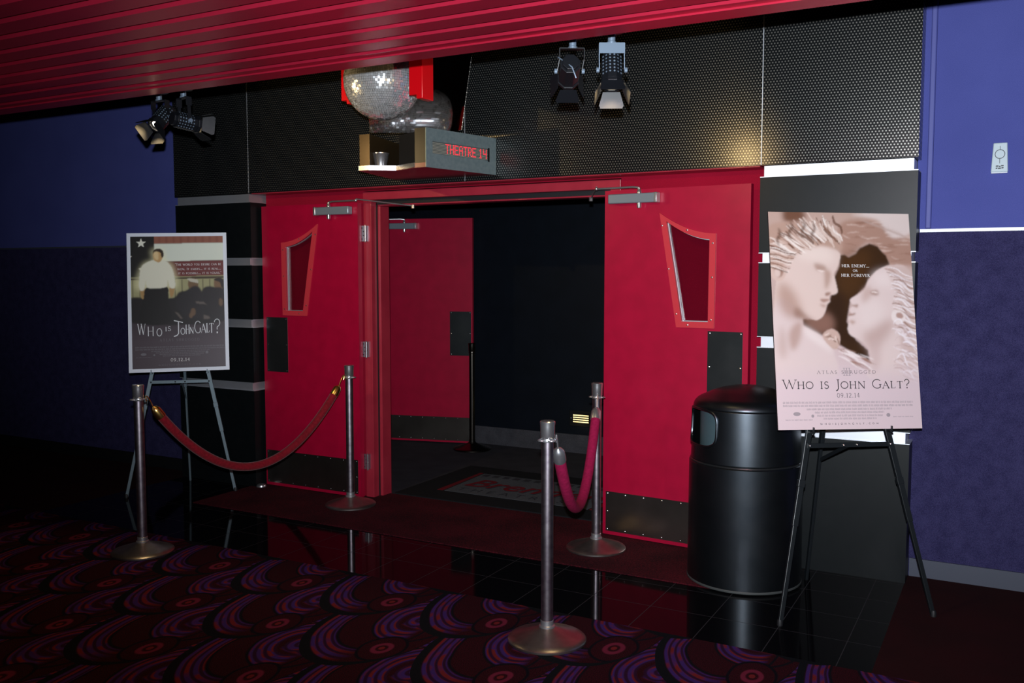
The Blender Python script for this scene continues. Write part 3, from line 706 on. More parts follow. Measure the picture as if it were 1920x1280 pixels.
# ---------------------------------------------------------------- litter bin
tc = thing('litter_bin', 'tall black domed litter bin in front of the right door', 'bin', (-1.277, 5.01, .006))
RC = .3055; viewa = math.atan2(-5.01, 1.277)     # angle of the direction towards the lens
MB().lathe([(.0001, .0), (RC - .010, 0), (RC, .006), (RC, .02), (RC - .002, .30), (RC - .003, .650), (RC - .010, .656)], 72).build('body', M['can'], tc)
MB().lathe([(RC - .002, .0), (RC + .002, .004), (RC + .002, .012), (RC - .001, .016)], 72).build('bottom_rim', mat('scuffed_rim', (.05, .055, .055), .5), tc)
MB().lathe([(RC - .011, .654), (RC - .006, .657), (RC - .008, .662), (RC - .013, .665)], 72).build('seam_band', mat('seam_metal', (.010, .011, .012), .3), tc)
def prof_r(z):
    if z < .88: return RC - .012 - .012 * (z - .606) / .274
    return None
seg = 144; zs = [.665 + (.948 - .665) * i / 48 for i in range(49)]
oc, ow, oz, oh = viewa - R(62), R(30), .848, .096
def inside(a, z):
    da = (a - oc + PI) % (2 * PI) - PI
    X_, Z_ = abs(da) / ow, abs(z - oz) / oh
    return X_ ** 4 + Z_ ** 4 < 1
v, fc = [], []
for z in zs:
    for i in range(seg): a = 2 * PI * i / seg; r_ = RC - .012 - .010 * (z - .665) / .283; v.append((r_ * math.cos(a), r_ * math.sin(a), z))
hole = []
for j in range(48):
    for i in range(seg):
        a = 2 * PI * (i + .5) / seg; z = (zs[j] + zs[j + 1]) / 2
        if inside(a, z): hole.append((i, j)); continue
        k_ = (i + 1) % seg; fc.append((j * seg + i, j * seg + k_, (j + 1) * seg + k_, (j + 1) * seg + i))
hd = MB().add(v, fc)
r9 = RC - .022
prof = [(r9, .948)] + [(r9 - .105 * (1 - math.cos(g)), .948 + .068 * math.sin(g)) for g in [R(8 * i) for i in range(1, 9)]]
lr, lz = prof[-1]; prof += [(lr * .82, lz + .020), (lr * .6, lz + .037), (lr * .35, lz + .049), (lr * .12, lz + .054), (.0001, lz + .055)]
hd.lathe(prof, seg); ho = hd.build('hood', M['can'], tc)
so = ho.modifiers.new('thick', 'SOLIDIFY'); so.thickness = .006
# smooth lip around the opening
lip = []
for i in range(64):
    g = 2 * PI * i / 64; cx, sx = math.cos(g), math.sin(g)
    X_ = math.copysign(abs(cx) ** .5, cx) * 1.03; Z_ = math.copysign(abs(sx) ** .5, sx) * 1.03; a = oc + X_ * ow; z = oz + Z_ * oh; r_ = RC - .012 - .010 * (z - .665) / .283 + .001
    lip.append((r_ * math.cos(a), r_ * math.sin(a), z))
lip.append(lip[0]); MB().tube(lip, .0075, 8, cap=False).build('opening_lip', M['can'], tc)
MB().lathe([(RC - .06, .70), (RC - .06, .98)], 48, (0, 0, 0), oc - R(52), oc + R(52)).build('swing_flap', M['can_in'], tc)

# ---------------------------------------------------------------- posters
def lin(c): return tuple(((x / 255) / 12.92 if x / 255 <= .04045 else ((x / 255 + .055) / 1.055) ** 2.4) for x in c)
class Canvas:
    def __init__(s, w, h, col):
        s.w, s.h = w, h; s.a = np.zeros((h, w, 3)); s.a[:] = col
        s.U, s.V = np.meshgrid((np.arange(w) + .5) / w, (np.arange(h) + .5) / h)
    def poly(s, pts):
        m = np.zeros((s.h, s.w), bool); n = len(pts)
        for i in range(n):
            x0, y0 = pts[i]; x1, y1 = pts[(i + 1) % n]
            if y0 == y1: continue
            c = ((s.V >= min(y0, y1)) & (s.V < max(y0, y1))); xi = x0 + (s.V - y0) * (x1 - x0) / (y1 - y0); m ^= c & (s.U < xi)
        return m.astype(float)
    def blur(s, m, r):
        if r <= 0: return m
        k = np.arange(-int(3 * r) - 1, int(3 * r) + 2); g = np.exp(-k * k / (2 * r * r)); g /= g.sum()
        p = len(k) // 2
        def c1(x): return np.apply_along_axis(lambda q: np.convolve(np.pad(q, p, 'edge'), g, 'valid'), 0, x)
        return c1(c1(m).T).T
    def ell(s, cx, cy, rx, ry, rot=0.):
        x = s.U - cx; y = s.V - cy; c, d = math.cos(rot), math.sin(rot); asp = s.h / s.w
        X_ = (x * c + y * asp * d) / rx; Y_ = (-x * d + y * asp * c) / (ry * asp)
        return (X_ * X_ + Y_ * Y_ < 1).astype(float)
    def paint(s, m, col, r=.7, op=1.):
        m = s.blur(m, r)[..., None] * op; s.a = s.a * (1 - m) + np.array(col) * m; return s
def smoothpts(pts, n=6, closed=True):
    out = []; N = len(pts)
    for i in range(N if closed else N - 1):
        p0, p1, p2, p3 = (np.array(pts[(i + k) % N], float) for k in (-1, 0, 1, 2))
        for j in range(n):
            t = j / n; out.append(tuple(.5 * ((2 * p1) + (-p0 + p2) * t + (2 * p0 - 5 * p1 + 4 * p2 - p3) * t * t + (-p0 + 3 * p1 - 3 * p2 + p3) * t ** 3)))
    return out
def art(name, cv, x0, x1, z0, z1, y, parent, rough=.4):
    w, h = cv.w, cv.h
    xs = x0 + (x1 - x0) * np.arange(w) / (w - 1); zs_ = z1 - (z1 - z0) * np.arange(h) / (h - 1)
    Xg, Zg = np.meshgrid(xs, zs_); co = np.stack([Xg, np.full_like(Xg, y), Zg], -1).reshape(-1, 3)
    idx = np.arange(w * h).reshape(h, w); q = np.stack([idx[1:, :-1], idx[1:, 1:], idx[:-1, 1:], idx[:-1, :-1]], -1).reshape(-1, 4)
    me = bpy.data.meshes.new(name); me.from_pydata(co.tolist(), [], q.tolist())
    at = me.color_attributes.new('print', 'FLOAT_COLOR', 'POINT'); at.data.foreach_set('color', np.concatenate([np.clip(cv.a, 0, 1).reshape(-1, 3), np.ones((w * h, 1))], 1).ravel().astype(np.float32))
    m = mat(name + '_print', (.5, .5, .5), rough, 0, .35); t = NT(m); vc = t.n('ShaderNodeVertexColor', layer_name='print'); t.base(vc.outputs[0])
    me.materials.append(m); o = bpy.data.objects.new(name, me); COL.objects.link(o); o.parent = parent; return o
# stroke lettering
def arc_(cx, cy, rx, ry, a0, a1, n=14): return [(cx + rx * math.cos(R(a0 + (a1 - a0) * i / n)), cy + ry * math.sin(R(a0 + (a1 - a0) * i / n))) for i in range(n + 1)]
T_, t_ = 1., .45
GL = {  # glyph: (width, [(weight, polyline, serif ends)])
 'W': (1.35, [(T_, [(.02, 1), (.36, 0)], 's'), (t_, [(.36, 0), (.68, 1)], ''), (T_, [(.62, 1), (.98, 0)], ''), (t_, [(.98, 0), (1.33, 1)], 'e')]),
 'H': (.92, [(T_, [(.12, 0), (.12, 1)], 'se'), (T_, [(.80, 0), (.80, 1)], 'se'), (t_, [(.12, .52), (.80, .52)], '')]),
 'O': (1.0, [(.8, arc_(.5, .5, .47, .5, 0, 360, 28), '')]),
 'I': (.30, [(T_, [(.15, 0), (.15, 1)], 'se')]),
 'S': (.62, [(.8, arc_(.32, .76, .22, .24, 25, 250, 12) + arc_(.32, .26, .26, .26, 80, -155, 14), '')]),
 'J': (.36, [(T_, [(.24, 1), (.24, .0), (.16, -.18), (.02, -.26)], 's')]),
 'N': (1.0, [(t_, [(.12, 0), (.12, 1)], 's'), (T_, [(.12, 1), (.88, 0)], ''), (t_, [(.88, 0), (.88, 1)], 'e')]),
 'G': (.95, [(.8, arc_(.52, .5, .48, .5, 45, 320, 24), ''), (T_, [(.86, .42), (.86, .1)], 's')]),
 'A': (.90, [(t_, [(.06, 0), (.45, 1)], 's'), (T_, [(.43, 1), (.84, 0)], 'e'), (t_, [(.2, .36), (.68, .36)], '')]),
 'L': (.68, [(T_, [(.14, 0), (.14, 1)], 'e'), (t_, [(.10, .02), (.62, .02), (.66, .2)], '')]),
 'T': (.85, [(T_, [(.42, 0), (.42, 1)], 's'), (t_, [(.04, .85), (.06, .98), (.78, .98), (.80, .85)], '')]),
 '?': (.55, [(.8, arc_(.26, .74, .24, .26, 170, -60, 14) + [(.26, .42), (.26, .26)], ''), (1.3, [(.26, .0), (.26, .08)], '')]),
 'R': (.82, [(T_, [(.14, 0), (.14, 1)], 'se'), (.8, [(.14, .98)] + arc_(.36, .75, .24, .24, 90, -90, 10) + [(.14, .51)], ''), (T_, [(.36, .5), (.78, .0)], '')]),
 'U': (.95, [(T_, [(.14, 1), (.14, .35)] + arc_(.46, .33, .32, .33, 180, 360, 12)[1:] + [(.78, .4)], 's'), (t_, [(.78, .35), (.78, 1)], 'e')]),
 'E': (.68, [(T_, [(.14, 0), (.14, 1)], 'se'), (t_, [(.14, .98), (.56, .98), (.58, .86)], ''), (t_, [(.14, .52), (.50, .52)], ''), (t_, [(.14, .02), (.60, .02), (.64, .16)], '')]),
 'D': (.95, [(T_, [(.14, 0), (.14, 1)], 'se'), (.8, [(.14, .98), (.4, .98)] + arc_(.42, .5, .46, .48, 80, -80, 14) + [(.4, .02), (.14, .02)], '')]),
 'M': (1.15, [(t_, [(.10, 0), (.18, 1)], 's'), (T_, [(.18, 1), (.56, .05)], ''), (t_, [(.56, .05), (.94, 1)], ''), (T_, [(.94, 1), (1.04, 0)], 'e')]),
 'Y': (.85, [(T_, [(.06, 1), (.42, .48)], 's'), (t_, [(.42, .48), (.78, 1)], 'e'), (T_, [(.42, .5), (.42, 0)], 'e')]),
 'F': (.62, [(T_, [(.14, 0), (.14, 1)], 'se'), (t_, [(.14, .98), (.54, .98), (.57, .86)], ''), (t_, [(.14, .52), (.50, .52)], '')]),
 'V': (.88, [(T_, [(.05, 1), (.44, 0)], 's'), (t_, [(.44, 0), (.82, 1)], 'e')]),
 'C': (.85, [(.8, arc_(.48, .5, .44, .5, 45, 315, 22), '')]),
 'B': (.72, [(T_, [(.14, 0), (.14, 1)], 'se'), (.8, [(.14, .98)] + arc_(.34, .76, .20, .22, 90, -90, 10) + [(.14, .54)], ''), (.8, [(.3, .54)] + arc_(.36, .28, .26, .26, 90, -90, 10) + [(.14, .02)], '')]),
 'P': (.70, [(T_, [(.14, 0), (.14, 1)], 'se'), (.8, [(.14, .98)] + arc_(.36, .73, .24, .25, 90, -90, 10) + [(.14, .48)], '')]),
 'X': (.85, [(T_, [(.06, 1), (.78, 0)], 'se'), (t_, [(.06, 0), (.76, 1)], 'se')]),
 '0': (.66, [(.8, arc_(.32, .5, .27, .5, 0, 360, 22), '')]),
 '9': (.62, [(.8, arc_(.30, .68, .24, .31, 0, 360, 18), ''), (.8, [(.54, .68), (.50, .35), (.34, .08), (.16, 0)], '')]),
 '1': (.42, [(T_, [(.22, 0), (.22, 1)], 's'), (t_, [(.22, 1), (.06, .88)], '')]),
 '2': (.60, [(.8, arc_(.28, .72, .24, .27, 160, -35, 12) + [(.06, .03), (.56, .03)], '')]),
 '4': (.64, [(T_, [(.44, 0), (.44, 1)], ''), (t_, [(.44, 1), (.04, .30), (.60, .30)], '')]),
 '.': (.28, [(1.3, [(.12, .0), (.12, .08)], '')]), ',': (.28, [(1., [(.14, .06), (.08, -.14)], '')]),
 '"': (.30, [(.8, [(.08, 1), (.08, .8)], ''), (.8, [(.22, 1), (.22, .8)], '')]), ' ': (.45, [])}
GL['Z'] = (.6, [])
def lettering(mb, s, cx, z, h, y, weight=.11, spacing=1., serif=True, caps=None, width=None, rnd=None, xs=1., slant=0., lowscale=.8, align='c'):
    """upper-case letters full size; lower-case letters drawn as small capitals"""
    def met(c): g = GL.get(c.upper(), (.5, [])); k = lowscale if c.islower() else 1.; return g, k
    tot = sum(met(c)[0][0] * met(c)[1] + .12 * spacing for c in s) * h * xs
    q = (width / tot) if width else 1.
    x = cx - (tot * q / 2 if align == 'c' else 0)
    for c in s:
        (gw, strokes), k = met(c); H_ = h * k; jit = rnd or (lambda: 0.)
        dz = jit() * h * .6; sc = 1 + jit() * 1.5
        for wt, pl, ends in strokes:
            P2 = [(x + (px * H_ + slant * py * H_) * q * xs, z + dz + py * H_ * sc) for px, py in pl]
            w = weight * h * wt
            for (ax_, az), (bx_, bz) in zip(P2[:-1], P2[1:]):
                dx, dz_ = bx_ - ax_, bz - az; l = math.hypot(dx, dz_) or 1e-6; nx, nz = -dz_ / l * w / 2, dx / l * w / 2; ex, ez = dx / l * w * .22, dz_ / l * w * .22
                mb.add([(ax_ + nx - ex, y, az + nz - ez), (ax_ - nx - ex, y, az - nz - ez), (bx_ - nx + ex, y, bz - nz + ez), (bx_ + nx + ex, y, bz + nz + ez)], [(0, 1, 2, 3)])
            if serif:
                for e, p in (('s', P2[0]), ('e', P2[-1])):
                    if e in ends:
                        sw = .15 * H_; st = weight * h * .32
                        mb.add([(p[0] - sw, y, p[1] - st), (p[0] + sw, y, p[1] - st), (p[0] + sw, y, p[1] + st), (p[0] - sw, y, p[1] + st)], [(0, 1, 2, 3)])
        x += (gw * H_ + .12 * spacing * h) * q * xs
def credits(mb, rows, y, r):
    for (cx, z, w, h) in rows:
        x = cx - w / 2
        while x < cx + w / 2:
            word = r.randint(3, 9)
            for _ in range(word):
                if x > cx + w / 2: break
                hh = h * r.uniform(.75, 1.); mb.add([(x, y, z), (x + .0014, y, z), (x + .0014, y, z + hh), (x, y, z + hh)], [(0, 1, 2, 3)])
                if r.random() < .5: zz = z + hh * r.choice([0, .45, .85]); mb.add([(x, y, zz), (x + .003, y, zz), (x + .003, y, zz + .001), (x, y, zz + .001)], [(0, 1, 2, 3)])
                x += .0030
            x += .0035
PW = .72
def poster_frame(name, label, p, ht, edge):
    bx, by, bz, yaw, lean, roll = p
    t = thing(name, label, 'poster', (bx, by, bz)); 
    t.rotation_mode = 'QUATERNION'
    q = Quaternion((0, 0, 1), yaw) @ Quaternion((1, 0, 0), -lean) @ Quaternion((0, 1, 0), -roll); t.rotation_quaternion = q
    MB().box(-PW / 2, PW / 2, 0, .008, 0, ht).build('board', edge, t, smooth=False)
    return t
LP = (-5.511, 4.891, .938, .69, .142, .017); RP = (-.693, 4.728, .916, .619, .189, -.008)
# ---- left poster
HL = 1.05
pl = poster_frame('framed_poster', 'white-bordered film poster of a man in a white shirt, on the grey easel', LP, HL, M['white'])
bd = .026
cv = Canvas(200, 296, lin((48, 36, 38)))
Z = lambda x, y: ((x - 62 - (y - 60) * .011) / (796 + (y - 60) * .014), (y - 58) / 1142)       # from measured print coordinates
def ZP(*pts): return [Z(x, y) for x, y in pts]
v = cv.V
cv.a = np.array(lin((22, 18, 20))) * (1 - np.clip((v[..., None] - .45) / .35, 0, 1)) + np.array(lin((78, 66, 74))) * np.clip((v[..., None] - .45) / .35, 0, 1)
cv.paint(cv.poly(ZP((55, 40), (265, 40), (265, 420), (55, 420))), lin((24, 22, 20)))
cv.paint(cv.poly(ZP((265, 40), (880, 40), (880, 118), (265, 124))), lin((150, 92, 72)))
for i in range(9): cv.paint(cv.poly(ZP((300 + i * 62, 50), (318 + i * 62, 50), (318 + i * 62, 118), (300 + i * 62, 118))), lin((128, 70, 56)), 1.5, .6)
cv.paint(cv.poly(ZP((265, 124), (880, 118), (880, 272), (265, 280))), lin((232, 238, 222)), 1)
cv.paint(cv.poly(ZP((265, 280), (880, 272), (880, 412), (265, 432))), lin((112, 48, 46)), 1)
star = []
for i in range(10): a = -PI / 2 + i * PI / 5; rr = 44 if i % 2 == 0 else 18; star.append((155 + rr * math.cos(a), 118 + rr * math.sin(a)))
cv.paint(cv.poly(ZP(*star)), lin((240, 240, 225)), .5)
cv.paint(cv.poly(ZP((60, 225), (78, 228), (66, 238))), lin((230, 230, 215)), .6); cv.paint(cv.poly(ZP((130, 335), (160, 332), (150, 356))), lin((240, 240, 215)), .8)
cv.paint(cv.poly(ZP((60, 412), (880, 405), (880, 580), (60, 610))), lin((168, 164, 120)), 1)
cv.paint(cv.poly(ZP((60, 420), (880, 412), (880, 430), (60, 438))), lin((70, 60, 40)), .6)
for i in range(14): cv.paint(cv.poly(ZP((80 + i * 60, 435), (88 + i * 60, 435), (88 + i * 60, 600), (80 + i * 60, 600))), lin((80, 72, 48)), .6, .8)
cv.paint(cv.poly(smoothpts(ZP((60, 600), (180, 590), (300, 600), (430, 595), (480, 545), (560, 530), (640, 500), (660, 560), (700, 510), (770, 505), (830, 540), (880, 520), (880, 800), (60, 800)))), lin((26, 22, 22)), 1.5)
cv.paint(cv.ell(*Z(600, 478), .055, .046), lin((120, 92, 62)), .8); cv.paint(cv.poly(ZP((545, 432), (570, 426), (640, 440), (645, 472), (575, 455))), lin((205, 200, 180)), .8)
cv.paint(cv.ell(*Z(820, 478), .052, .048), lin((128, 96, 66)), .8); cv.paint(cv.poly(smoothpts(ZP((780, 445), (820, 425), (868, 450), (862, 520), (842, 500), (830, 465)))), lin((34, 26, 22)), .8)
cv.paint(cv.poly(smoothpts(ZP((560, 520), (640, 500), (700, 600), (720, 760), (560, 770), (450, 640)))), lin((30, 27, 30)), 1.5)
cv.paint(cv.poly(smoothpts(ZP((690, 520), (780, 510), (868, 540), (880, 780), (740, 800), (690, 640)))), lin((24, 21, 24)), 1.5)
for p_ in (((620, 630), (690, 632), (725, 665), (700, 655), (630, 648)), ((440, 715), (470, 725), (510, 775), (490, 775)), ((690, 745), (735, 760), (750, 780), (690, 785))): cv.paint(cv.poly(ZP(*p_)), lin((120, 108, 100)), 1, .7)
for c_, rx, ry in (((840, 640), .022, .03), ((600, 720), .028, .03), ((580, 750), .02, .02)): cv.paint(cv.ell(*Z(*c_), rx, ry), lin((120, 92, 66)), 1, .8)
glow = cv.poly(smoothpts(ZP((240, 180), (340, 170), (370, 270), (430, 320), (445, 520), (120, 520), (130, 380), (180, 290), (250, 260))))
cv.paint(glow, lin((255, 250, 200)), 5, .55)
cv.paint(cv.poly(smoothpts(ZP((145, 500), (185, 505), (195, 560), (180, 600), (155, 585)))), lin((176, 140, 88)), .8)
cv.paint(cv.poly(smoothpts(ZP((400, 480), (440, 480), (432, 560), (412, 590), (395, 550)))), lin((180, 142, 90)), .8)
cv.paint(cv.poly(smoothpts(ZP((205, 500), (370, 495), (385, 600), (400, 800), (150, 800), (175, 590)))), lin((18, 15, 14)), .8)
cv.paint(cv.poly(smoothpts(ZP((255, 265), (300, 285), (345, 265), (395, 300), (430, 370), (445, 500), (400, 505), (380, 440), (372, 495), (290, 510), (205, 500), (195, 430), (180, 520), (140, 515), (140, 400), (165, 310)))), lin((238, 236, 214)), 1)
cv.paint(cv.poly(smoothpts(ZP((262, 190), (330, 185), (338, 240), (318, 278), (295, 282), (262, 258)))), lin((206, 164, 108)), .8)
cv.paint(cv.poly(smoothpts(ZP((256, 215), (262, 178), (305, 165), (340, 185), (345, 235), (328, 240), (318, 200), (275, 195)))), lin((50, 34, 20)), .8)
cv.paint(cv.poly(smoothpts(ZP((262, 200), (300, 196), (300, 262), (270, 250)))), lin((240, 214, 160)), 1.2, .8)
art('poster_print', cv, -PW / 2 + bd, PW / 2 - bd, bd, HL - bd, -.0006, pl)
# measured coordinates to board coordinates
def PLc(x, y): u, w_ = Z(x, y); return (-PW / 2 + bd + u * (PW - 2 * bd), HL - bd - w_ * (HL - 2 * bd))
def sxl(px): return px / 796 * (PW - 2 * bd)
b = MB(); yy = -.0014
for s_, cx, cy, hh, wd in (('"The world you desire can be', 645, 315, 22, 400), ('won. It exists... it is real...', 655, 354, 20, 380), ('it is possible... it is yours."', 660, 390, 20, 375)):
    x, z = PLc(cx, cy); lettering(b, s_, x, z, sxl(hh), yy, .16, width=sxl(wd), serif=False, lowscale=.8)
b.build('quotation', M['inkwhite'], pl, smooth=False)
b = MB(); rr_ = random.Random(5)
def hand(s_, x0, cy, hh, wd, wt=.10, lows=.6):
    x, z = PLc(x0, cy); lettering(b, s_, x, z, sxl(hh), yy, wt, width=sxl(wd), serif=False, rnd=lambda: rr_.uniform(-.05, .05), lowscale=lows, align='l')
hand('W', 122, 905, 92, 70, .075); hand('H', 205, 920, 78, 62, .085); hand('o', 285, 922, 100, 52, .08, .62)
hand('is', 358, 880, 62, 56, .10, .62)
hand('J', 430, 905, 110, 85, .075); hand('o', 492, 912, 100, 44, .08, .58); hand('H', 535, 910, 82, 38, .085); hand('N', 570, 905, 60, 38, .11)
hand('G', 612, 902, 100, 62, .08); hand('A', 668, 905, 84, 52, .085); hand('L', 716, 902, 88, 32, .085); hand('T', 742, 905, 92, 46, .085)
hand('?', 785, 905, 120, 66, .07)
x, z = PLc(465, 808); b.add([(x - sxl(32), yy, z + sxl(14)), (x - sxl(32), yy, z + sxl(22)), (x + sxl(45), yy, z + sxl(2)), (x + sxl(45), yy, z - sxl(5))], [(0, 1, 2, 3)])
b.build('title_lettering', M['chalk'], pl, smooth=False)
b = MB(); x, z = PLc(488, 968); lettering(b, 'ATLAS SHRUGGED', x, z, sxl(22), yy, .12, spacing=4, width=sxl(350))
x, z = PLc(488, 1178); lettering(b, 'WHOISJOHNGALT.COM', x, z, sxl(13), yy, .16, spacing=7, width=sxl(370), serif=False)
rows = []
for cx, cy, w_, h_ in ((485, 1022, 760, 13), (485, 1040, 760, 12), (490, 1056, 500, 10), (490, 1070, 420, 10), (500, 1084, 380, 10), (500, 1098, 320, 10), (170, 1105, 130, 6)):
    x, z = PLc(cx, cy); rows.append((x, z, sxl(w_), sxl(h_)))
credits(b, rows, yy, random.Random(2))
for cx, cy, q in ((170, 1076, 24), (262, 1084, 8), (720, 1072, 12)):
    x, z = PLc(cx, cy); b.add([(x + sxl(q) * math.cos(g), yy, z + sxl(min(q, 12)) * math.sin(g)) for g in [2 * PI * i / 16 for i in range(16)]], [tuple(range(16))])
b.build('credit_lines', M['inklight'], pl, smooth=False)
b = MB(); x, z = PLc(490, 1142); lettering(b, '09.12.14', x, z, sxl(27), yy, .18, width=sxl(168), spacing=1.6); b.build('date_lettering', M['inkwhite'], pl, smooth=False)

# ---- right poster
PW = .74; HR = 1.08
pr = poster_frame('poster_board', 'sepia poster of two pale stone faces in profile, on the black easel', RP, HR, M['board'])
Zr = lambda x, y: ((x - 30 - (y - 20) * .050) / (788 + (y - 20) * .016), (y - 22) / 1214)
def ZR(*pts): return [Zr(x, y) for x, y in pts]
cv = Canvas(250, 366, lin((190, 160, 152)))
U, V = cv.U, cv.V
top, mid_, bot = np.array(lin((196, 168, 155))), np.array(lin((206, 182, 176))), np.array(lin((222, 204, 208)))
k1 = np.clip(V / .5, 0, 1)[..., None]; k2 = np.clip((V - .5) / .3, 0, 1)[..., None]; cv.a = (top * (1 - k1) + mid_ * k1) * (1 - k2) + bot * k2
# rock arch: layered pale veins
rs = np.random.RandomState(4)
def streak(x0, y0, x1, y1, w, col, bend=0., r=1.4, op=.8):
    pts = []; n = 12
    L_ = math.hypot(x1 - x0, y1 - y0); nx, ny = -(y1 - y0) / L_, (x1 - x0) / L_
    for i in range(n + 1): t = i / n; q = 4 * t * (1 - t); pts.append((x0 + (x1 - x0) * t + nx * (bend * q + w * q), y0 + (y1 - y0) * t + ny * (bend * q + w * q)))
    for i in range(n, -1, -1): t = i / n; q = 4 * t * (1 - t); pts.append((x0 + (x1 - x0) * t + nx * (bend * q - w * q), y0 + (y1 - y0) * t + ny * (bend * q - w * q)))
    cv.paint(cv.poly(ZR(*pts)), lin(col), r, op)
cv.paint(cv.poly(smoothpts(ZR((115, 20), (230, 25), (235, 60), (200, 80), (130, 90)))), lin((118, 82, 64)), 4)
cv.paint(cv.poly(smoothpts(ZR((430, 90), (560, 60), (700, 100), (830, 180), (850, 330), (720, 330), (600, 190), (480, 270), (430, 240)))), lin((176, 140, 124)), 3)
for i in range(46):
    x = 440 + rs.rand() * 360; y = 70 + rs.rand() * 200 + max(0, x - 640) * .5; streak(x, y, x + 40 + rs.rand() * 60, y - 20 + rs.rand() * 45, 2 + rs.rand() * 4, (150, 112, 96) if rs.rand() < .55 else (222, 198, 186), rs.randn() * 4, 1, .6)
cv.paint(cv.poly(smoothpts(ZR((500, 30), (640, 60), (690, 130), (740, 165), (830, 130), (830, 20)))), lin((232, 220, 216)), 2.5, .8)
for i in range(10): streak(520 + i * 25, 45 + i * 8, 640 + i * 22, 90 + i * 9, 3, (190, 166, 156), 8, 1.2, .6)
# dark hollow
cv.paint(cv.poly(ZR((595, 198), (640, 212), (668, 245), (690, 265), (712, 318), (640, 350), (590, 400), (570, 450), (490, 520), (470, 640), (520, 740), (590, 800), (600, 860), (480, 800), (430, 770), (420, 700), (330, 720), (228, 665), (225, 625), (300, 632), (345, 600), (360, 550), (385, 490), (415, 470), (400, 390), (428, 330), (428, 268), (455, 262), (480, 278), (520, 255), (540, 225))), lin((62, 40, 22)), 1.2)
cv.paint(cv.poly(smoothpts(ZR((430, 280), (600, 240), (560, 420), (480, 500), (430, 460)))), lin((88, 56, 26)), 8, .5)
cv.paint(cv.poly(smoothpts(ZR((360, 560), (450, 480), (470, 700), (560, 760), (440, 740)))), lin((50, 30, 20)), 6, .6)
cv.paint(cv.poly(smoothpts(ZR((240, 640), (350, 590), (400, 640), (380, 700), (300, 700)))), lin((150, 112, 98)), 5, .8)
# male head
skin = (226, 205, 196)
cv.paint(cv.poly(smoothpts(ZR((120, 250), (230, 200), (340, 190), (425, 250), (428, 300), (412, 345), (398, 372), (408, 420), (418, 468), (408, 486), (378, 492), (372, 512), (378, 528), (358, 545), (352, 575), (335, 612), (300, 632), (225, 620), (205, 700), (110, 720), (70, 600), (80, 400)), 6)), lin(skin), 1.1)
cv.paint(cv.poly(smoothpts(ZR((70, 560), (140, 520), (215, 620), (232, 665), (330, 720), (395, 800), (400, 960), (60, 960)))), lin((224, 206, 203)), 2)
for p_, c_, r_, o_ in ((((100, 420), (180, 480), (220, 600), (150, 620), (90, 540)), (176, 140, 124), 7, .75), (((290, 310), (345, 325), (352, 352), (300, 350)), (164, 128, 112), 2.5, .8), (((345, 350), (380, 362), (372, 430), (350, 460), (345, 400)), (176, 142, 126), 3, .75), (((350, 480), (380, 478), (372, 492), (352, 496)), (150, 112, 96), 1.5, .9), (((322, 515), (360, 512), (374, 520), (340, 532)), (160, 120, 104), 1.5, .85), (((320, 545), (352, 548), (345, 562)), (176, 140, 124), 2, .8), (((190, 560), (260, 615), (300, 632), (225, 628), (180, 610)), (150, 114, 98), 3.5, .8),
                       (((150, 700), (200, 640), (225, 660), (205, 760), (165, 800)), (184, 152, 140), 4, .8), (((232, 665), (330, 730), (395, 810), (350, 790), (250, 720)), (238, 226, 222), 4, .8), (((110, 660), (140, 780), (120, 850), (90, 780)), (190, 162, 152), 5, .6), (((180, 230), (330, 210), (400, 260), (380, 310), (220, 290)), (240, 224, 214), 7, .7)):
    cv.paint(cv.poly(smoothpts(ZR(*p_))), lin(c_), r_, o_)
streak(302, 350, 348, 358, 5, (236, 220, 212), 3, .8, .9)
cv.paint(cv.ell(*Zr(88, 352), .058, .052), lin((216, 190, 178)), 1); cv.paint(cv.ell(*Zr(92, 352), .032, .034), lin((150, 112, 94)), 1.5); cv.paint(cv.ell(*Zr(84, 368), .024, .022), lin((222, 200, 190)), 1.5)
# male hair: wavy strands swept back from the brow
def curl(pts, w, col, r=.8, op=.8):
    P_ = smoothpts(pts, 5, False) + [pts[-1]]; n = len(P_); a_, b__ = [], []
    for i, (x, y) in enumerate(P_):
        x2, y2 = P_[min(i + 1, n - 1)]; x1, y1 = P_[max(i - 1, 0)]; l = math.hypot(x2 - x1, y2 - y1) or 1; ww = w * math.sin(PI * (i + .3) / n) ** .7
        nx, ny = -(y2 - y1) / l * ww, (x2 - x1) / l * ww; a_.append((x + nx, y + ny)); b__.append((x - nx, y - ny))
    cv.paint(cv.poly(ZR(*(a_ + b__[::-1]))), lin(col), r, op)
cv.paint(cv.poly(smoothpts(ZR((30, 120), (110, 80), (200, 85), (290, 85), (360, 110), (425, 150), (440, 235), (330, 215), (220, 235), (150, 300), (40, 330)))), lin((190, 158, 142)), 2.5)
tones = [(248, 238, 230), (224, 204, 192), (136, 100, 82), (206, 178, 164), (238, 222, 212), (112, 78, 62)]
for i in range(110):
    t_a = i / 109; x0 = 130 + 305 * t_a + rs.randn() * 9; y0 = 300 - 100 * min(1, t_a * 1.5) + rs.randn() * 14 - (40 * rs.rand())
    ang = R(163 - 48 * t_a) + rs.randn() * .10; ln_ = 95 + 60 * (1 - abs(t_a - .45) * 1.6) + rs.randn() * 16; x3 = x0 + ln_ * math.cos(ang); y3 = y0 - ln_ * math.sin(ang)
    mx_, my_ = (x0 + x3) / 2, (y0 + y3) / 2
    curl([(x0, y0), (mx_ + 14 + rs.randn() * 6, my_ + 14), (mx_ - 16, my_ - 12 + rs.randn() * 6), (x3, y3)], 3.5 + rs.rand() * 5, tones[i % 6], .7, .85)
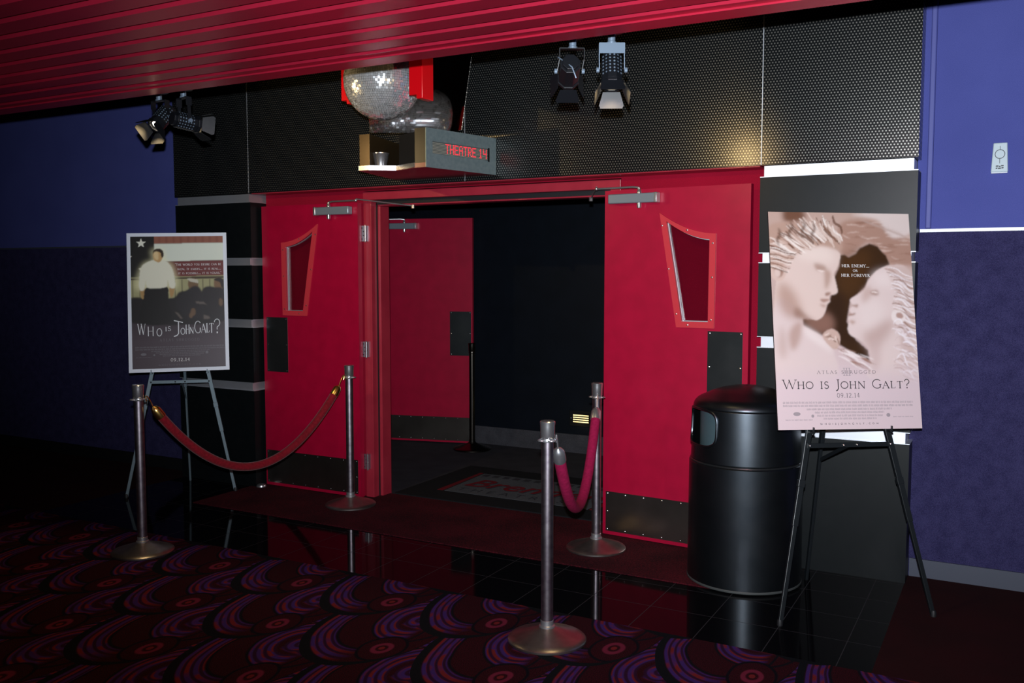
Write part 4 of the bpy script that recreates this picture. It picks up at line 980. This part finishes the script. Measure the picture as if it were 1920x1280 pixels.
for i in range(14):
    y0 = 250 + i * 9; curl([(190 - i * 4, y0), (130, y0 - 4 + rs.randn() * 5), (80, y0 - 20), (28, y0 - 28 + rs.randn() * 8)], 4, tones[(i * 5) % 6], .7, .8)
for x_, y_ in ((160, 120), (285, 130), (95, 160), (230, 110)): curl([(x_, y_ + 55), (x_ - 12, y_ + 20), (x_ + 4, y_ - 10), (x_ - 8, y_ - 40)], 8, (96, 66, 50), 1.6, .75)
# female head
cv.paint(cv.poly(smoothpts(ZR((710, 322), (800, 330), (850, 420), (870, 700), (880, 960), (600, 960), (605, 860), (590, 790), (540, 742), (490, 715), (476, 680), (482, 645), (478, 618), (498, 600), (486, 580), (492, 562), (512, 552), (494, 535), (492, 512), (530, 490), (572, 455), (590, 410), (640, 352)), 6)), lin((228, 210, 206)), 1.1)
for p_, c_, r_, o_ in ((((600, 470), (640, 462), (645, 490), (608, 488)), (160, 124, 110), 2.2, .85), (((560, 470), (600, 440), (605, 500), (560, 540)), (196, 166, 156), 4, .7), (((505, 548), (535, 545), (525, 562)), (156, 118, 102), 1.6, .9), (((482, 600), (520, 592), (510, 604), (484, 606)), (150, 112, 96), 1.3, .9), (((485, 632), (520, 640), (500, 655)), (180, 146, 130), 2, .8), (((560, 720), (660, 640), (740, 640), (700, 720), (620, 800)), (188, 158, 150), 7, .7), (((600, 780), (640, 730), (660, 850), (620, 940)), (206, 182, 178), 5, .7), (((610, 380), (700, 350), (740, 430), (660, 440)), (240, 226, 222), 6, .7), (((540, 560), (650, 520), (680, 620), (580, 680)), (236, 222, 218), 7, .6)):
    cv.paint(cv.poly(smoothpts(ZR(*p_))), lin(c_), r_, o_)
streak(606, 474, 644, 478, 5, (240, 226, 220), -3, .8, .9)
cv.paint(cv.ell(*Zr(762, 610), .050, .034, .3), lin((240, 228, 224)), 1); cv.paint(cv.ell(*Zr(766, 604), .030, .020, .3), lin((184, 152, 142)), 1.2)
cv.paint(cv.poly(smoothpts(ZR((700, 330), (780, 322), (850, 350), (880, 600), (880, 900), (800, 860), (770, 700), (800, 640), (770, 560), (740, 450)))), lin((208, 184, 176)), 3, .8)
for i in range(40):
    y0 = 335 + i * 9.0; x0 = 700 + 45 * math.sin(i / 39 * 2.2) + rs.randn() * 8
    curl([(x0, y0), (x0 + 45, y0 + 10 + rs.randn() * 6), (x0 + 90, y0 + 45 + rs.randn() * 8), (890, y0 + 60 + rs.randn() * 16)], 2.5 + rs.rand() * 4, [(252, 246, 248), (186, 156, 146), (232, 216, 212), (158, 124, 112), (244, 236, 238)][i % 5], .7, .8)
cv.paint(cv.ell(*Zr(762, 612), .048, .030, .3), lin((240, 228, 224)), 1); cv.paint(cv.ell(*Zr(768, 606), .026, .014, .3), lin((184, 152, 142)), 1)
for i in range(34):
    x0 = 735 + rs.rand() * 70; y0 = 660 + i * 8.5
    curl([(x0, y0), (x0 + 30, y0 + 26 * rs.randn()), (x0 + 70, y0 + 30 + 20 * rs.randn()), (895, y0 + 40 + 30 * rs.rand())], 2.5 + rs.rand() * 4, [(252, 248, 254), (192, 164, 160), (238, 226, 228), (214, 192, 190)][i % 4], .8, .8)
# rocks and drapery between the shoulders
cv.paint(cv.poly(smoothpts(ZR((335, 720), (385, 680), (430, 715), (425, 780), (390, 790)))), lin((206, 178, 166)), 1)
for i in range(8): streak(340 + i * 11, 715 + (i % 3) * 12, 375 + i * 9, 700 + i * 11, 4, (132, 98, 82) if i % 2 else (236, 218, 208), 5, .8, .8)
for i in range(26):
    x0 = 395 + rs.rand() * 150; y0 = 770 + (x0 - 395) * .35 + rs.rand() * 60; streak(x0, y0, x0 + 60 + rs.rand() * 50, y0 + 18 + rs.rand() * 46, 2.5 + rs.rand() * 3, (246, 236, 234) if rs.rand() < .6 else (160, 122, 108), rs.randn() * 4, .9, .8)
lowfade = np.clip((V - .70) / .08, 0, 1)[..., None] * .72; cv.a = cv.a * (1 - lowfade) + np.array(lin((218, 200, 205))) * lowfade
cv.a = cv.a * np.array([.84, .80, .80])
art('poster_print', cv, -PW / 2, PW / 2, 0, HR, -.0006, pr)
def PRc(x, y): u, w_ = Zr(x, y); return (-PW / 2 + u * PW, HR - w_ * HR)
def sxr(px): return px / 790 * PW
b = MB()
for s_, cx, cy, hh, wd in (('HER ENEMY...', 520, 333, 15, 156), ('or', 518, 358, 13, 28), ('HER FOREVER', 521, 387, 15, 162)):
    x, z = PRc(cx, cy); lettering(b, s_, x, z, sxr(hh), yy, .17, width=sxr(wd), spacing=1.2)
b.build('tagline', M['inkwhite'], pr, smooth=False)
b = MB(); x, z = PRc(476, 1012)
lettering(b, 'Who is John Galt?', x, z, sxr(46), yy - .0002, .105, width=sxr(705), spacing=1.3, lowscale=.78); b.build('title_lettering', M['inkpost'], pr, smooth=False)
b = MB(); x, z = PRc(473, 930); lettering(b, 'ATLAS SHRUGGED', x, z, sxr(16), yy, .12, width=sxr(332), spacing=3.2)
x, z = PRc(482, 1062); lettering(b, '09.12.14', x, z, sxr(23), yy, .11, width=sxr(128), spacing=1.5)
x, z = PRc(492, 1210); lettering(b, 'WHOISJOHNGALT.COM', x, z, sxr(8), yy, .22, width=sxr(330), spacing=9, serif=False)
b.build('small_lettering', M['ink'], pr, smooth=False)
b = MB(); x, z = PRc(472, 940); lettering(b, 'III', x, z, sxr(38), yy - .0002, .09, width=sxr(44), spacing=.4)
rows = []
for cx, cy, w_, h_ in ((480, 1094, 715, 12), (480, 1112, 712, 12), (485, 1130, 465, 11), (487, 1148, 380, 11), (490, 1166, 360, 11), (490, 1182, 290, 10), (205, 1186, 145, 7), (790, 1172, 110, 5)):
    x, z = PRc(cx, cy); rows.append((x, z, sxr(w_), sxr(h_)))
credits(b, rows, yy, random.Random(8))
for cx, cy, q in ((193, 1150, 20), (281, 1162, 8), (705, 1160, 11)):
    x, z = PRc(cx, cy); b.add([(x + sxr(q) * math.cos(g), yy, z + sxr(min(q, 10)) * math.sin(g)) for g in [2 * PI * i / 16 for i in range(16)]], [tuple(range(16))])
b.build('credit_lines', M['inkgrey'], pr, smooth=False)

# ---------------------------------------------------------------- easels
def easel(label, P_, m, feet, rear, group='display easels beside the doors'):
    bx, by, bz, yaw, lean, roll = P_
    a = Vector((math.cos(yaw), math.sin(yaw), 0)); n = Vector((-math.sin(yaw), math.cos(yaw), 0))       # n points away from the lens
    fl_, fr_ = Vector(feet[0]), Vector(feet[1]); mid = (fl_ + fr_) / 2
    up = Vector((0, 0, 1)) * math.cos(lean) + n * math.sin(lean)
    org = Vector((bx, by, bz)); t = thing('poster_easel', label, 'easel', (mid.x, mid.y, 0), 0, group)
    O = Vector((mid.x, mid.y, 0))
    back = org + n * .030                                   # a point on the leg plane at the ledge height
    apex = back + up * (1.60 - bz) / math.cos(lean)
    kl, kr = back - a * .20, back + a * .165 if False else back + a * .20
    for foot, kp in ((fl_, kl), (fr_, kr)):
        b = MB(); q = foot.lerp(kp, .50); q2 = foot.lerp(kp, .70)
        b.bar(foot - O, q2 - O, .022, .015, n); b.bar(q - O, kp - O, .028, .019, n); b.bar(kp - O, apex + (kp - back) * .08 - O, .030, .020, n)
        b.bar(q2 - O, q2.lerp(kp, .12) - O, .033, .024, n)
        lg_ = b.build('leg', m, t, smooth=False, bevel=.002)
        MB().lathe([(.0001, 0), (.014, 0), (.014, .02), (.010, .03)], 12, foot - O - Vector((0, 0, .0))).build('rubber_foot', M['gasket'], lg_)
    rf = Vector(rear); b = MB(); top = apex - up * .03 + n * .02; q = rf.lerp(top, .5)
    b.bar(rf - O, rf.lerp(top, .6) - O, .022, .015, a); b.bar(q - O, top - O, .029, .020, a); b.build('leg', m, t, smooth=False, bevel=.002)
    MB().bar(apex - a * .035 - O, apex + a * .035 - O, .05, .035, n).build('top_bracket', m, t, smooth=False, bevel=.004)
    cz = -.075
    cl_, cr = kl + (fl_ - kl) * .085, kr + (fr_ - kr) * .085
    b = MB().bar(cl_ - n * .012 - O, cr - n * .012 - O, .006, .022); b.build('crossbar', m, t, smooth=False)
    br = rf.lerp(top, .44); cm = cl_.lerp(cr, .52)
    MB().bar(cm - O, br - O, .006, .018).build('brace', m, t, smooth=False)
    b = MB()
    for s_ in (.02, .42, .58, .98): p = cl_.lerp(cr, s_) - n * .018 - O; b.ball(p, .006, 5, 10)
    b.build('rivet', M['gasket'] if m != M['easel_black'] else M['screw'], t)
    for kp in (kl, kr):
        p = kp - O; MB().bar(p + Vector((0, 0, -.012)) - n * .0, p - n * .052 + Vector((0, 0, -.012)), .016, .008).bar(p - n * .050 + Vector((0, 0, -.016)), p - n * .050 + Vector((0, 0, .016)), .012, .005, a).build('ledge_peg', m, t, smooth=False)
    return t
easel('grey folding easel left of the doors holding the white-bordered poster', LP, M['easel_grey'], ((-5.794, 4.61, 0), (-5.229, 5.150, .004)), (-5.83, 5.255, 0))
easel('black folding easel on the right holding the sepia poster', RP, M['easel_black'], ((-.942, 4.398, 0), (-.308, 4.877, 0)), (-.965, 5.14, 0))

# ---------------------------------------------------------------- small things
dv = thing('wall_emblem', 'small pale tapered wall unit with a ring symbol, high on the right wall', 'wall unit', (-.108, 5.499, 2.272))
MB().prism([(-.040, -.074), (.040, -.074), (.033, .076), (-.032, .076)], -.022, 0).build('housing', M['device'], dv, bevel=.004)
b = MB(); ring_o = [(.024 * math.cos(g), .024 * math.sin(g) + .018) for g in [2 * PI * i / 32 for i in range(32)]]; ring_i = [(p * .86, (q - .018) * .86 + .018) for p, q in ring_o]
b.ring(ring_o, ring_i, -.0232, -.022); b.box(-.0012, .0012, -.0232, -.022, .042, .060).box(-.0012, .0012, -.0232, -.022, -.030, -.006)
b.build('ring_symbol', M['ink'], dv, smooth=False)
b = MB(); 
for x0, x1, z0, z1 in ((-.018, -.006, -.046, -.040), (-.004, .004, -.048, -.042), (.006, .018, -.045, -.039), (-.018, -.010, -.057, -.051), (-.008, .006, -.058, -.052), (.008, .018, -.056, -.050)): b.prism([(x0, z0), (x1, z0), (x1 + .002, z1), (x0 + .002, z1)], -.0232, -.022)
b.build('maker_mark', M['ink'], dv, smooth=False)
MB().box(-.038, .038, -.026, 0, -.080, -.074).build('lower_rim', M['rail'], dv, bevel=.002)
ds = thing('door_stop_dome', 'low steel floor dome at the corner of the left pillar', 'door stop', (-5.155, 5.35, .006))
MB().lathe([(.0001, .022), (.02, .021), (.034, .014), (.038, .004), (.038, 0), (.0001, 0)], 32).build('dome', M['steel'], ds)
